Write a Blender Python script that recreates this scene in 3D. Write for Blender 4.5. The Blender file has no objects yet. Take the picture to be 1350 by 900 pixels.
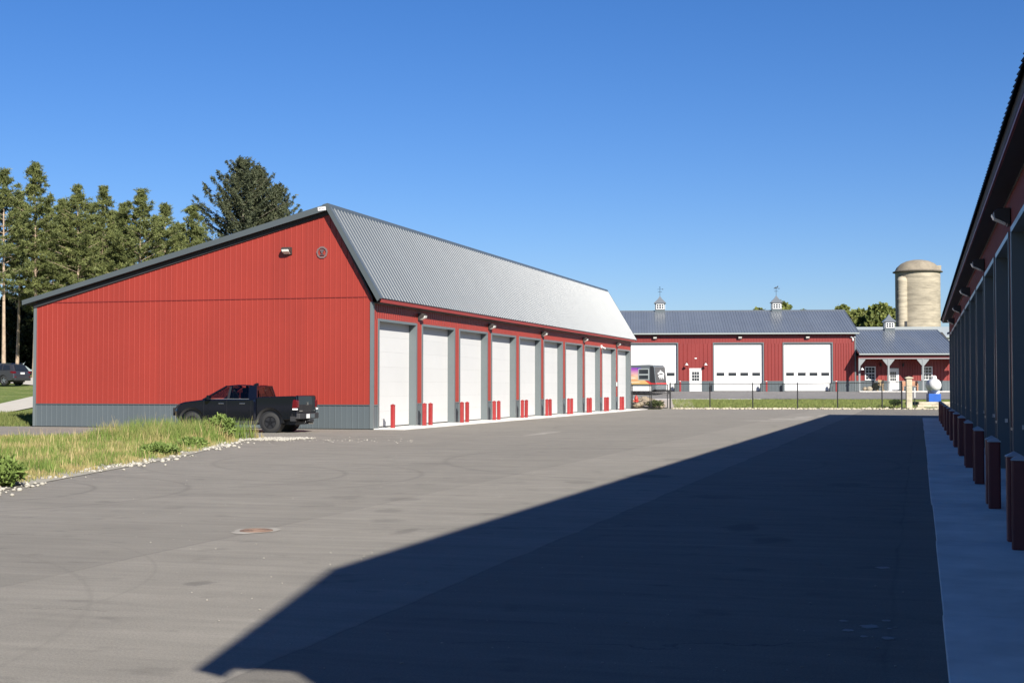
import bpy, math, random
import numpy as np
from mathutils import Vector, Matrix
random.seed(7); rng = np.random.default_rng(7)
S = bpy.context.scene
COL = S.collection
R = math.radians

# ------------------------------------------------------------------ camera
cam = bpy.data.cameras.new('camera'); co = bpy.data.objects.new('camera', cam); COL.objects.link(co)
cam.sensor_width = 36.0; cam.lens = 49.9; cam.clip_end = 5000; cam.clip_start = 0.05
co.location = (0, 0, 1.72); co.rotation_euler = (R(91.8215), 0, R(16.006)); S.camera = co
# ------------------------------------------------------------------ sun, sky, exposure
SUN = Vector((1.012, -1.187, 1.0)).normalized()
EL = math.asin(SUN.z); AZ = math.atan2(SUN.x, SUN.y)
W = bpy.data.worlds.new('World'); S.world = W; W.use_nodes = True
nt = W.node_tree; bg = nt.nodes['Background']
sky = nt.nodes.new('ShaderNodeTexSky'); sky.sky_type = 'NISHITA'; sky.sun_disc = False
sky.sun_elevation = EL; sky.sun_rotation = AZ
sky.air_density = 1.0; sky.dust_density = 0.3; sky.ozone_density = 3.5; sky.altitude = 200
hs = nt.nodes.new('ShaderNodeHueSaturation'); hs.inputs['Saturation'].default_value = 1.25; hs.inputs['Value'].default_value = 1.0
wb = nt.nodes.new('ShaderNodeMix'); wb.data_type = 'RGBA'; wb.blend_type = 'MULTIPLY'; wb.inputs[0].default_value = 1.0; wb.inputs[7].default_value = (0.71, 0.79, 1.06, 1)
nt.links.new(sky.outputs[0], hs.inputs['Color']); nt.links.new(hs.outputs[0], wb.inputs[6]); nt.links.new(wb.outputs[2], bg.inputs[0])
bg.inputs[1].default_value = 0.05
sl = bpy.data.lights.new('sun', 'SUN'); so = bpy.data.objects.new('sun', sl); COL.objects.link(so)
sl.energy = 5.0; sl.angle = R(0.53); sl.color = (1.0, 0.95, 0.87)
so.rotation_euler = (-SUN).to_track_quat('-Z', 'Y').to_euler(); so.location = (30, -40, 40)
S.view_settings.view_transform = 'Standard'; S.view_settings.look = 'None'
S.view_settings.exposure = 1.1; S.view_settings.gamma = 1.0
S.cycles.max_bounces = 6

# ------------------------------------------------------------------ materials
MATS = {}
def mat(name, col, rough=0.6, metal=0.0, var=0.0, vscale=3.0, bump=0.0, bscale=40.0, spec=0.5, rnd=0.0, trans=0.0, coat=0.0, col2=None, vstretch=None):
    m = bpy.data.materials.new(name); m.use_nodes = True
    n = m.node_tree; L = n.links; b = n.nodes['Principled BSDF']
    b.inputs['Base Color'].default_value = (*col, 1); b.inputs['Roughness'].default_value = rough
    b.inputs['Metallic'].default_value = metal; b.inputs['Specular IOR Level'].default_value = spec
    if coat: b.inputs['Coat Weight'].default_value = coat; b.inputs['Coat Roughness'].default_value = 0.04
    geo = n.nodes.new('ShaderNodeNewGeometry')
    last = None
    if var > 0 or col2:
        vec = geo.outputs['Position']
        if vstretch:
            mp = n.nodes.new('ShaderNodeMapping'); mp.inputs['Scale'].default_value = vstretch
            L.new(vec, mp.inputs['Vector']); vec = mp.outputs[0]
        no = n.nodes.new('ShaderNodeTexNoise'); no.inputs['Scale'].default_value = vscale; no.inputs['Detail'].default_value = 6; no.inputs['Roughness'].default_value = 0.65
        L.new(vec, no.inputs['Vector'])
        rp = n.nodes.new('ShaderNodeValToRGB')
        c2 = col2 or col
        rp.color_ramp.elements[0].position = 0.3; rp.color_ramp.elements[1].position = 0.7
        rp.color_ramp.elements[0].color = (*[max(0, c*(1-var)) for c in col], 1)
        rp.color_ramp.elements[1].color = (*[c*(1+var) for c in c2], 1)
        L.new(no.outputs['Fac'], rp.inputs['Fac']); last = rp.outputs[0]
    if rnd > 0:
        oi = n.nodes.new('ShaderNodeObjectInfo'); mr = n.nodes.new('ShaderNodeMapRange')
        mr.inputs['To Min'].default_value = 1-rnd; mr.inputs['To Max'].default_value = 1+rnd
        L.new(oi.outputs['Random'], mr.inputs['Value'])
        mx = n.nodes.new('ShaderNodeVectorMath'); mx.operation = 'SCALE'
        if last is not None: L.new(last, mx.inputs[0])
        else: mx.inputs[0].default_value = col
        L.new(mr.outputs[0], mx.inputs['Scale']); last = mx.outputs[0]
    if last is not None: L.new(last, b.inputs['Base Color'])
    if bump > 0:
        nb = n.nodes.new('ShaderNodeTexNoise'); nb.inputs['Scale'].default_value = bscale; nb.inputs['Detail'].default_value = 4
        L.new(geo.outputs['Position'], nb.inputs['Vector'])
        bp = n.nodes.new('ShaderNodeBump'); bp.inputs['Strength'].default_value = bump; bp.inputs['Distance'].default_value = 0.02
        L.new(nb.outputs['Fac'], bp.inputs['Height']); L.new(bp.outputs[0], b.inputs['Normal'])
    if trans > 0:
        tr = n.nodes.new('ShaderNodeBsdfTranslucent'); ms = n.nodes.new('ShaderNodeMixShader'); ms.inputs[0].default_value = trans
        if last is not None: L.new(last, tr.inputs[0])
        else: tr.inputs[0].default_value = (*col, 1)
        L.new(b.outputs[0], ms.inputs[1]); L.new(tr.outputs[0], ms.inputs[2]); L.new(ms.outputs[0], n.nodes['Material Output'].inputs['Surface'])
    MATS[name] = m
    return m

def vcol_mat(name, rough=0.8, trans=0.3):
    m = bpy.data.materials.new(name); m.use_nodes = True
    n = m.node_tree; b = n.nodes['Principled BSDF']; b.inputs['Roughness'].default_value = rough; b.inputs['Specular IOR Level'].default_value = 0.2
    at = n.nodes.new('ShaderNodeAttribute'); at.attribute_name = 'tint'
    n.links.new(at.outputs['Color'], b.inputs['Base Color'])
    tr = n.nodes.new('ShaderNodeBsdfTranslucent'); ms = n.nodes.new('ShaderNodeMixShader'); ms.inputs[0].default_value = trans
    n.links.new(at.outputs['Color'], tr.inputs[0]); n.links.new(b.outputs[0], ms.inputs[1]); n.links.new(tr.outputs[0], ms.inputs[2])
    n.links.new(ms.outputs[0], n.nodes['Material Output'].inputs['Surface'])
    MATS[name] = m; return m

RED2 = mat('aged_red_steel', (0.162, 0.017, 0.0135), 0.42, var=0.06, vscale=0.5, rnd=0.03)
RED = mat('red_painted_steel', (0.222, 0.0255, 0.0155), 0.45, var=0.05, vscale=0.35, rnd=0.035, bump=0.08, bscale=3.0)
GREYW = mat('grey_painted_steel', (0.070, 0.085, 0.092), 0.40, var=0.05, vscale=0.4, rnd=0.03, bump=0.08, bscale=3.0)
ROOF2 = mat('slate_roof_steel', (0.115, 0.128, 0.142), 0.27, var=0.06, vscale=0.4, rnd=0.05, bump=0.05, bscale=2.0)
ROOF = mat('grey_roof_steel', (0.078, 0.091, 0.100), 0.335, spec=0.36, var=0.05, vscale=0.4, rnd=0.03, bump=0.06, bscale=2.0)
TRIM = mat('grey_trim_steel', (0.105, 0.122, 0.126), 0.30, var=0.04, vscale=0.8)
RAKET = mat('grey_rake_steel', (0.062, 0.074, 0.078), 0.35, var=0.05, vscale=0.8)
TRIMD = mat('dark_grey_trim', (0.05, 0.06, 0.066), 0.45)
SOFF_SHADE = mat('dark_soffit_and_shade', (0.02, 0.021, 0.024), 0.7)
WHITE = mat('white_door_enamel', (0.475, 0.475, 0.465), 0.45, var=0.025, vscale=0.5, rnd=0.02, bump=0.04, bscale=1.5)
WHT = mat('white_paint', (0.56, 0.56, 0.55), 0.5)
CORE = mat('framing_dark', (0.04, 0.035, 0.03), 0.9)
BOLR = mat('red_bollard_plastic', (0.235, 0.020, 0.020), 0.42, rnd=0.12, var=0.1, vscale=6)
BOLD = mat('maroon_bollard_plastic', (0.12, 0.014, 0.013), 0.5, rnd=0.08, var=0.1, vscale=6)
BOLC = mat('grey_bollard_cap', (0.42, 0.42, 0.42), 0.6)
CONC = mat('concrete', (0.56, 0.54, 0.50), 0.85, var=0.20, vscale=0.9, rnd=.04, bump=0.2, bscale=60)
CONC2 = mat('old_silo_concrete', (0.265, 0.232, 0.172), 0.9, var=0.34, vscale=0.55, bump=0.5, bscale=8, rnd=0.13, vstretch=(1, 1, 5))
DOME = mat('silo_dome_concrete', (0.20, 0.17, 0.125), 0.9, var=0.25, vscale=1.2, bump=0.4, bscale=6)
STONE = mat('limestone', (0.36, 0.32, 0.235), 0.9, var=0.2, vscale=3, bump=0.5, bscale=9)
GRAV = mat('pale_gravel', (0.27, 0.25, 0.20), 0.95, var=0.25, vscale=14, bump=0.9, bscale=30)
ROCKB = mat('brown_fieldstone', (0.23, 0.185, 0.13), 0.9, var=0.35, vscale=2.5, bump=0.5, bscale=8)
BARK = mat('pine_bark', (0.30, 0.225, 0.16), 0.95, var=0.3, vscale=3, bump=0.6, bscale=12)
BARKD = mat('dark_bark', (0.10, 0.085, 0.065), 0.95, var=0.3, vscale=3)
BLK = mat('black_powder_coat', (0.012, 0.012, 0.013), 0.45)
PAINTB = mat('black_car_paint', (0.003, 0.004, 0.008), 0.04, spec=0.5)
PAINTG = mat('charcoal_car_paint', (0.042, 0.041, 0.046), 0.3, metal=0.4, coat=0.8)
PLAST = mat('grey_bumper_plastic', (0.020, 0.020, 0.021), 0.6)
TYRE = mat('tyre_rubber', (0.016, 0.016, 0.016), 0.85)
RIMB = mat('black_alloy', (0.02, 0.02, 0.022), 0.3, metal=0.6)
RIMS = mat('silver_alloy', (0.55, 0.55, 0.56), 0.3, metal=0.9)
CHRO = mat('chrome', (0.75, 0.75, 0.76), 0.12, metal=1.0)
def clear_glass(name, tint):
    m = bpy.data.materials.new(name); m.use_nodes = True; n = m.node_tree; n.nodes.remove(n.nodes['Principled BSDF'])
    tr = n.nodes.new('ShaderNodeBsdfTransparent'); tr.inputs[0].default_value = (*tint, 1); gl = n.nodes.new('ShaderNodeBsdfGlossy'); gl.inputs['Roughness'].default_value = 0.02
    fr = n.nodes.new('ShaderNodeFresnel'); fr.inputs[0].default_value = 1.5; mx = n.nodes.new('ShaderNodeMixShader')
    n.links.new(fr.outputs[0], mx.inputs[0]); n.links.new(tr.outputs[0], mx.inputs[1]); n.links.new(gl.outputs[0], mx.inputs[2]); n.links.new(mx.outputs[0], n.nodes['Material Output'].inputs['Surface'])
    MATS[name] = m; return m
AUTOG = clear_glass('tinted_auto_glass', (.42, .46, .46)); PRIVG = clear_glass('privacy_auto_glass', (.20, .22, .22))
GLASS = mat('dark_tinted_glass', (0.012, 0.014, 0.016), 0.05, spec=0.8)
TAILR = mat('red_lamp_plastic', (0.085, 0.002, 0.005), 0.12)
LENSW = mat('clear_lamp_plastic', (0.8, 0.8, 0.78), 0.2, coat=0.5)
BRONZ = mat('dark_bronze_lamp_housing', (0.035, 0.03, 0.028), 0.5)
LENSP = mat('pale_prismatic_lens', (0.72, 0.70, 0.64), 0.25)
LABEL = mat('grey_emblem_paint', (0.125, 0.085, 0.083), 0.6)
LABEL2 = mat('dark_emblem_paint', (0.075, 0.06, 0.065), 0.6)
WOODL = mat('light_wood', (0.42, 0.30, 0.16), 0.8, var=0.15, vscale=8)
WOODB = mat('reddish_wood', (0.36, 0.18, 0.10), 0.8, var=0.15, vscale=8)
BLUE = mat('blue_poly', (0.015, 0.085, 0.36), 0.5, var=0.1, vscale=3)
RUST = mat('rusty_iron', (0.15, 0.095, 0.068), 0.85, var=0.25, vscale=25, bump=0.4, bscale=60)
RVG = mat('rv_grey_gelcoat', (0.030, 0.031, 0.034), 0.35, coat=0.3)
RVG2 = mat('rv_light_grey_gelcoat', (0.105, 0.12, 0.13), 0.35, coat=0.3)
RVR = mat('rv_red_decal', (0.45, 0.03, 0.03), 0.4)
RVW = mat('rv_white_gelcoat', (0.72, 0.72, 0.70), 0.35)
HYD = mat('hydrant_red', (0.50, 0.04, 0.025), 0.45)
GRASSV = vcol_mat('grass_blades', 0.7, 0.35)
NEEDLE = vcol_mat('needles', 0.55, 0.25)
LEAFV = vcol_mat('leaves', 0.6, 0.3)
SHRUBD = mat('dark_shrub_leaf', (0.03, 0.045, 0.03), 0.7)
PANE = mat('window_glass', (0.03, 0.035, 0.04), 0.06, spec=0.6)
FABR = mat('grey_roof_back', (0.10, 0.12, 0.13), 0.5)

# ------------------------------------------------------------------ mesh helpers
class MB:
    def __init__(s): s.v = []; s.f = []
    def add(s, vs, fs):
        k = len(s.v); s.v += [tuple(p) for p in vs]; s.f += [tuple(i+k for i in f) for f in fs]; return s
    def box(s, a, b, M=None):
        (x0, y0, z0), (x1, y1, z1) = a, b
        vs = [(x0,y0,z0),(x1,y0,z0),(x1,y1,z0),(x0,y1,z0),(x0,y0,z1),(x1,y0,z1),(x1,y1,z1),(x0,y1,z1)]
        if M is not None: vs = [tuple(M @ Vector(p)) for p in vs]
        return s.add(vs, [(0,3,2,1),(4,5,6,7),(0,1,5,4),(1,2,6,5),(2,3,7,6),(3,0,4,7)])
    def prism(s, poly, h0, h1, axis='y', inset=None):
        """poly of 2-D points extruded; axis y: poly is (x,z); axis z: (x,y); axis x: (y,z)"""
        n = len(poly)
        def p3(q, h): return (q[0], h, q[1]) if axis == 'y' else ((q[0], q[1], h) if axis == 'z' else (h, q[0], q[1]))
        vs = [p3(q, h0) for q in poly] + [p3(q, h1) for q in poly]
        fs = [tuple(range(n)), tuple(range(2*n-1, n-1, -1))] + [(i, i+n, (i+1) % n+n, (i+1) % n) for i in range(n)]
        return s.add(vs, fs)
    def tube(s, p, q, r0, r1=None, n=8, cap=True):
        r1 = r0 if r1 is None else r1
        p, q = Vector(p), Vector(q); d = (q-p).normalized()
        a = d.orthogonal().normalized(); b = d.cross(a)
        vs = []
        for c, r in ((p, r0), (q, r1)):
            for i in range(n):
                t = 2*math.pi*i/n; vs.append(tuple(c+a*(r*math.cos(t))+b*(r*math.sin(t))))
        fs = [(i, (i+1) % n, (i+1) % n+n, i+n) for i in range(n)]
        if cap: fs += [tuple(range(n-1, -1, -1)), tuple(range(n, 2*n))]
        return s.add(vs, fs)
    def lathe(s, prof, n=20, c=(0, 0), a0=0, a1=2*math.pi):
        full = abs(a1-a0-2*math.pi) < 1e-6; m = n if full else n+1
        vs = []
        for r, z in prof:
            for i in range(m):
                t = a0+(a1-a0)*i/n; vs.append((c[0]+r*math.cos(t), c[1]+r*math.sin(t), z))
        fs = []
        for k in range(len(prof)-1):
            for i in range(n):
                j = (i+1) % m if full else i+1
                fs.append((k*m+i, k*m+j, (k+1)*m+j, (k+1)*m+i))
        return s.add(vs, fs)
    def mesh(s, name, m, smooth=False):
        me = bpy.data.meshes.new(name); me.from_pydata(s.v, [], s.f); me.materials.append(m)
        if smooth:
            me.polygons.foreach_set('use_smooth', [True]*len(me.polygons))
        me.update(); return me
    def obj(s, name, m, parent=None, smooth=False, bevel=0, loc=None):
        o = bpy.data.objects.new(name, s.mesh(name, m, smooth)); COL.objects.link(o)
        if parent is not None: o.parent = parent
        if loc is not None: o.location = loc
        if bevel:
            bm = o.modifiers.new('bevel', 'BEVEL'); bm.width = bevel; bm.segments = 2; bm.limit_method = 'ANGLE'; bm.angle_limit = R(40)
        return o
def tag(o, label=None, cat=None, group=None, kind=None):
    for k, v in (('label', label), ('category', cat), ('group', group), ('kind', kind)):
        if v: o[k] = v
    return o
def empty(name, loc, rz=0, label=None, cat=None, group=None):
    o = bpy.data.objects.new(name, None); COL.objects.link(o); o.location = loc; o.rotation_euler = (0, 0, rz); o.empty_display_size = 0.3
    return tag(o, label, cat, group)
def inst(name, me, parent, loc=(0, 0, 0), rz=0):
    o = bpy.data.objects.new(name, me); COL.objects.link(o); o.parent = parent; o.location = loc
    if rz: o.rotation_euler = (0, 0, rz)
    return o
def copy_tree(o, parent=None):
    c = o.copy(); COL.objects.link(c)
    if parent is not None: c.parent = parent
    for ch in list(o.children): copy_tree(ch, c)
    return c
def npmesh(name, V, F, m, tint=None, parent=None, fs=None):
    """V (n,3), F (k,3 or 4) fast mesh; tint per-vertex colour"""
    me = bpy.data.meshes.new(name); V = np.asarray(V, np.float32); F = np.asarray(F, np.int32)
    me.vertices.add(len(V)); me.vertices.foreach_set('co', V.ravel())
    k = F.shape[1]; me.loops.add(F.size); me.loops.foreach_set('vertex_index', F.ravel())
    me.polygons.add(len(F)); me.polygons.foreach_set('loop_start', np.arange(0, F.size, k, dtype=np.int32))
    me.polygons.foreach_set('loop_total', np.full(len(F), k, np.int32))
    me.update(calc_edges=True)
    if tint is not None:
        at = me.color_attributes.new('tint', 'FLOAT_COLOR', 'POINT')
        T = np.ones((len(V), 4), np.float32); T[:, :3] = tint; at.data.foreach_set('color', T.ravel())
    me.materials.append(m)
    o = bpy.data.objects.new(name, me); COL.objects.link(o)
    if parent is not None: o.parent = parent
    return o

# ribbed sheet metal --------------------------------------------------------
PW = 0.767
def rib_profile(w, nr=3, base=0.046, top=0.022, h=0.014):
    pts = [(0, 0)]
    for i in range(nr):
        c = (i+0.5)*w/nr
        pts += [(c-base/2, 0), (c-top/2, h), (c+top/2, h), (c+base/2, 0)]
    pts.append((w, 0)); return pts
def sheet(U, V, N, w, v0, v1, nr=3, h=0.014, base=0.046):
    """U across, V along the ribs, N outward; v0, v1 numbers or functions of s"""
    U, V, N = Vector(U), Vector(V), Vector(N)
    f0 = v0 if callable(v0) else (lambda s: v0); f1 = v1 if callable(v1) else (lambda s: v1)
    pr = rib_profile(w, nr, base=base, h=h); mb = MB(); n = len(pr)
    vs = [tuple(U*s+N*d+V*f0(s)) for s, d in pr]+[tuple(U*s+N*d+V*f1(s)) for s, d in pr]
    mb.add(vs, [(i, i+1, i+1+n, i+n) for i in range(n-1)])
    # thin returns so that the rib ends and the sheet edges have depth
    return mb
def panel_run(parent, name, m, origin, U, V, N, length, v0, v1, nr=3, h=0.014, pw=PW, base=0.046):
    """constant-height run of panels, sharing one mesh"""
    U = Vector(U); n = max(1, round(length/pw)); w = length/n
    me = sheet(U, V, N, w, v0, v1, nr if w > 0.4 else max(1, round(w/0.255)), h, base).mesh(name, m)
    for i in range(n):
        inst(name, me, parent, Vector(origin)+U*(w*i))

# ------------------------------------------------------------------ the far frame (barn, bank and fence stand turned by 11 degrees)
FA = R(11.0); FO = Vector((-5.571, 133.125, 0.0)); FEX = Vector((math.cos(FA), math.sin(FA), 0)); FEY = Vector((-math.sin(FA), math.cos(FA), 0))
E0 = 1.27
def FW(x, y, z=0.0): return FO+FEX*x+FEY*y+Vector((0, 0, z))
CY = R(16.006)
def sstep(a, b, x):
    t = np.clip((x-a)/(b-a), 0, 1); return t*t*(3-2*t)
def elev(X, Y):
    """ground height: flat yard, bank up to the far drive, slope up to the left lawn"""
    X = np.asarray(X, float); Y = np.asarray(Y, float)
    fy = (X-FO.x)*FEY.x+(Y-FO.y)*FEY.y
    zc = -math.sin(CY)*X+math.cos(CY)*Y
    ef = np.clip((fy+22.0)/20.0, 0, 1)*E0
    el = np.clip((zc-62)/50, 0, 1.9)*1.84*sstep(-37.6, -41.5, X)
    return np.maximum(ef, el)
def ez(x, y): return float(elev(x, y))

# ------------------------------------------------------------------ ground, lot, drives
def grid_sheet(name, xs, ys, m, off, xf=None, kind='structure'):
    X, Y = np.meshgrid(xs, ys); 
    if xf: X, Y = xf(X, Y)
    Z = elev(X, Y)+off
    V = np.stack([X, Y, Z], -1).reshape(-1, 3); nx, ny = len(xs), len(ys)
    i = np.arange(ny-1)[:, None]*nx+np.arange(nx-1)[None]
    F = np.stack([i, i+1, i+1+nx, i+nx], -1).reshape(-1, 4)
    o = npmesh(name, V, F, m); o['kind'] = kind
    o.data.polygons.foreach_set('use_smooth', [True]*len(F))
    return o
def lawn_mat():
    m = bpy.data.materials.new('mown_lawn'); m.use_nodes = True; n = m.node_tree; L = n.links; b = n.nodes['Principled BSDF']
    b.inputs['Roughness'].default_value = 0.9; b.inputs['Specular IOR Level'].default_value = 0.15
    g = n.nodes.new('ShaderNodeNewGeometry')
    a = n.nodes.new('ShaderNodeTexNoise'); a.inputs['Scale'].default_value = 0.35; a.inputs['Detail'].default_value = 8; a.inputs['Roughness'].default_value = 0.7
    L.new(g.outputs['Position'], a.inputs['Vector'])
    r = n.nodes.new('ShaderNodeValToRGB'); e = r.color_ramp.elements
    e[0].position = 0.33; e[0].color = (0.075, 0.115, 0.025, 1); e[1].position = 0.68; e[1].color = (0.20, 0.20, 0.075, 1)
    k = e.new(0.5); k.color = (0.115, 0.15, 0.038, 1)
    L.new(a.outputs['Fac'], r.inputs['Fac'])
    f = n.nodes.new('ShaderNodeTexNoise'); f.inputs['Scale'].default_value = 5; f.inputs['Detail'].default_value = 6
    L.new(g.outputs['Position'], f.inputs['Vector'])
    mx = n.nodes.new('ShaderNodeMix'); mx.data_type = 'RGBA'; mx.blend_type = 'OVERLAY'; mx.inputs[0].default_value = 0.7
    L.new(r.outputs[0], mx.inputs[6]); L.new(f.outputs['Fac'], mx.inputs[7]); L.new(mx.outputs[2], b.inputs['Base Color'])
    bp = n.nodes.new('ShaderNodeBump'); bp.inputs['Strength'].default_value = 1.0; bp.inputs['Distance'].default_value = 0.15
    L.new(f.outputs['Fac'], bp.inputs['Height']); L.new(bp.outputs[0], b.inputs['Normal'])
    return m
LAWN = lawn_mat()

def asphalt_mat():
    m = bpy.data.materials.new('worn_asphalt'); m.use_nodes = True; n = m.node_tree; L = n.links; b = n.nodes['Principled BSDF']
    b.inputs['Roughness'].default_value = 0.82; b.inputs['Specular IOR Level'].default_value = 0.3
    g = n.nodes.new('ShaderNodeNewGeometry'); sep = n.nodes.new('ShaderNodeSeparateXYZ'); L.new(g.outputs['Position'], sep.inputs[0])
    def math_(op, a, c=None, d=None):
        q = n.nodes.new('ShaderNodeMath'); q.operation = op
        for i, x in enumerate((a, c, d)):
            if x is None: continue
            if isinstance(x, (int, float)): q.inputs[i].default_value = x
            else: L.new(x, q.inputs[i])
        return q.outputs[0]
    def noise(scale, detail=6, stretch=None, rough=0.6):
        v = g.outputs['Position']
        if stretch:
            mp = n.nodes.new('ShaderNodeMapping'); mp.inputs['Scale'].default_value = stretch[0]; mp.inputs['Rotation'].default_value = (0, 0, stretch[1]); L.new(v, mp.inputs['Vector']); v = mp.outputs[0]
        q = n.nodes.new('ShaderNodeTexNoise'); q.inputs['Scale'].default_value = scale; q.inputs['Detail'].default_value = detail; q.inputs['Roughness'].default_value = rough
        L.new(v, q.inputs['Vector']); return q.outputs['Fac']
    big = noise(0.12, 5); mid = noise(0.9, 6); fine = noise(55, 3); grit = noise(180, 2)
    streak = noise(1.0, 7, ((0.16, 2.2, 1), R(9)), .7); streak2 = noise(1.0, 6, ((0.5, 5.0, 1), R(-24)), .7)
    # paving lanes run along Y, 3.7 m wide; each pull has its own shade and a dark joint
    wob = math_('MULTIPLY_ADD', noise(0.5, 3), 0.16, -0.08)
    lx = math_('DIVIDE', math_('ADD', math_('ADD', sep.outputs[0], wob), 0.22), 3.7)
    lane = math_('FLOOR', lx); fr = math_('FRACT', lx)
    wn = n.nodes.new('ShaderNodeTexWhiteNoise'); wn.noise_dimensions = '1D'; L.new(lane, wn.inputs['W'])
    edge = math_('MINIMUM', fr, math_('SUBTRACT', 1.0, fr))
    joint = math_('MULTIPLY', math_('SUBTRACT', 1.0, math_('SMOOTH_MIN', math_('MULTIPLY', edge, 120.0), 1.0, 0.2)), math_('MULTIPLY_ADD', noise(0.25, 3), 2.4, -0.75))
    joint = math_('MAXIMUM', math_('MINIMUM', joint, 1.0), 0.0)
    val = math_('MULTIPLY_ADD', big, 0.30, 0.85-0.0)
    val = math_('MULTIPLY', val, math_('MULTIPLY_ADD', mid, 0.35, 0.825))
    val = math_('MULTIPLY', val, math_('MULTIPLY_ADD', streak, 0.58, 0.71))
    val = math_('MULTIPLY', val, math_('MULTIPLY_ADD', streak2, 0.50, 0.75))
    val = math_('MULTIPLY', val, math_('MULTIPLY_ADD', fine, 0.9, 0.55))
    val = math_('MULTIPLY', val, math_('MULTIPLY_ADD', grit, 0.9, 0.55))
    val = math_('MULTIPLY', val, math_('MULTIPLY_ADD', wn.outputs['Value'], 0.06, 0.97))
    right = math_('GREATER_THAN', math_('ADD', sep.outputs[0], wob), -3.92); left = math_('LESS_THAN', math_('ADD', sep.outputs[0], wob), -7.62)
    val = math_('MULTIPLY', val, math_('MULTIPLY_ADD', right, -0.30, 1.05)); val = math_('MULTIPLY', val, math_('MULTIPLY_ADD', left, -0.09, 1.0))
    val = math_('MULTIPLY', val, math_('MULTIPLY_ADD', joint, -0.35, 1.0))
    # tyre scrub arcs
    for cx, cy, rad, wd, amt in ((-16.2, 19.6, 3.2, 0.10, .17), (-16.2, 19.6, 4.75, 0.11, .15), (-15.0, 24.5, 4.4, 0.12, .15), (-15.0, 24.5, 5.9, 0.12, .13), (-20, 12.5, 6.6, 0.13, .14), (-20, 12.5, 8.2, 0.12, .12),
                                 (-9, 32, 7.0, 0.13, .10), (-9, 32, 8.6, 0.13, .10), (-12, 44, 6.5, 0.15, .10), (-12, 44, 8.2, 0.15, .10), (-13, 6.2, 6.4, .05, .08), (-13.3, 6.0, 8.0, .05, .07), (-11.5, 9.5, 5.2, .04, .07), (-2, 34, 9, .16, .13), (-6, 60, 9, .2, .1), (-13, 62, 7, .2, .1)):
        dx = math_('SUBTRACT', sep.outputs[0], cx); dy = math_('SUBTRACT', sep.outputs[1], cy)
        d = math_('SQRT', math_('ADD', math_('MULTIPLY', dx, dx), math_('MULTIPLY', dy, dy)))
        q = math_('ABSOLUTE', math_('SUBTRACT', d, rad))
        a = math_('SUBTRACT', 1.0, math_('MINIMUM', math_('DIVIDE', q, wd*.75), 1.0))
        val = math_('MULTIPLY', val, math_('MULTIPLY_ADD', math_('MULTIPLY', a, math_('MINIMUM', math_('MULTIPLY', mid, 1.8), 1.0)), -amt*1.45, 1.0))
    # damp / oil spots and pale scuffs
    sp = noise(1.5, 2, ((1, 1.5, 1), 0))
    val = math_('MULTIPLY', val, math_('MULTIPLY_ADD', math_('MINIMUM', math_('MAXIMUM', math_('MULTIPLY_ADD', sp, 9.0, -5.5), 0.0), 1.0), -0.22, 1.0))
    sc = noise(0.8, 3, ((0.35, 2.2, 1), R(8)))
    val = math_('MULTIPLY', val, math_('MULTIPLY_ADD', math_('MINIMUM', math_('MAXIMUM', math_('MULTIPLY_ADD', sc, 11.0, -7.4), 0.0), 1.0), 0.16, 1.0))
    for cx, cy, rx, ry, amt in ((-6.09, 11.27, .13, .18, .40), (-5.9, 15.95, .12, .4, .35), (-5.0, 27.0, .55, .5, .5), (-5.9, 25.0, .3, .4, .35), (-2.1, 17.5, .22, .5, .45), (-1.6, 16.2, .25, .35, .4), (-5.4, 33.5, .6, .8, .3), (-7.6, 20.5, .3, .35, .3), (-8.6, 20.6, .35, .4, .28), (-10.5, 30, .5, .5, .25), (-3.1, 22.3, .5, .4, .35), (-1.2, 25.6, .4, .5, .35), (-7.1, 18.5, .22, .3, .3), (-6.6, 17.2, .25, .25, .28), (-9.6, 24.2, .4, .3, .25)):
        dx = math_('DIVIDE', math_('SUBTRACT', sep.outputs[0], cx), rx); dy = math_('DIVIDE', math_('SUBTRACT', sep.outputs[1], cy), ry)
        d = math_('ADD', math_('SQRT', math_('ADD', math_('MULTIPLY', dx, dx), math_('MULTIPLY', dy, dy))), math_('MULTIPLY_ADD', noise(5.0, 4), 1.6, -.8))
        a = math_('MAXIMUM', math_('MINIMUM', math_('MULTIPLY_ADD', d, -2.2, 2.4), 1.0), 0.0)
        val = math_('MULTIPLY', val, math_('MULTIPLY_ADD', a, -amt*.7, 1.0))
    for (x1, y1), (x2, y2), wd, amt in (((-7.4, 15.6), (-0.9, 18.4), .02, .45), ((-14, 12.5), (-7.9, 15.4), .02, .35), ((-12, 26), (-5.5, 29.5), .025, .35), ((-3.0, 9), (-.6, 9.8), .02, .4), ((-3.5, 24), (-.2, 25), .03, .4), ((-15, 40), (-6, 41.5), .04, .35), ((-11, 9), (-6, 9.6), .014, .35)):
        L_ = math.hypot(x2-x1, y2-y1); ux, uy = (x2-x1)/L_, (y2-y1)/L_
        dx = math_('SUBTRACT', sep.outputs[0], x1); dy = math_('SUBTRACT', sep.outputs[1], y1)
        al = math_('ADD', math_('MULTIPLY', dx, ux), math_('MULTIPLY', dy, uy)); ac = math_('ADD', math_('SUBTRACT', math_('MULTIPLY', dy, ux), math_('MULTIPLY', dx, uy)), math_('MULTIPLY_ADD', mid, 1.1, -.55))
        a = math_('SUBTRACT', 1.0, math_('MINIMUM', math_('DIVIDE', math_('ABSOLUTE', ac), wd), 1.0))
        a = math_('MULTIPLY', a, math_('MULTIPLY', math_('GREATER_THAN', al, 0.0), math_('LESS_THAN', al, L_)))
        val = math_('MULTIPLY', val, math_('MULTIPLY_ADD', a, -amt, 1.0))
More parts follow.
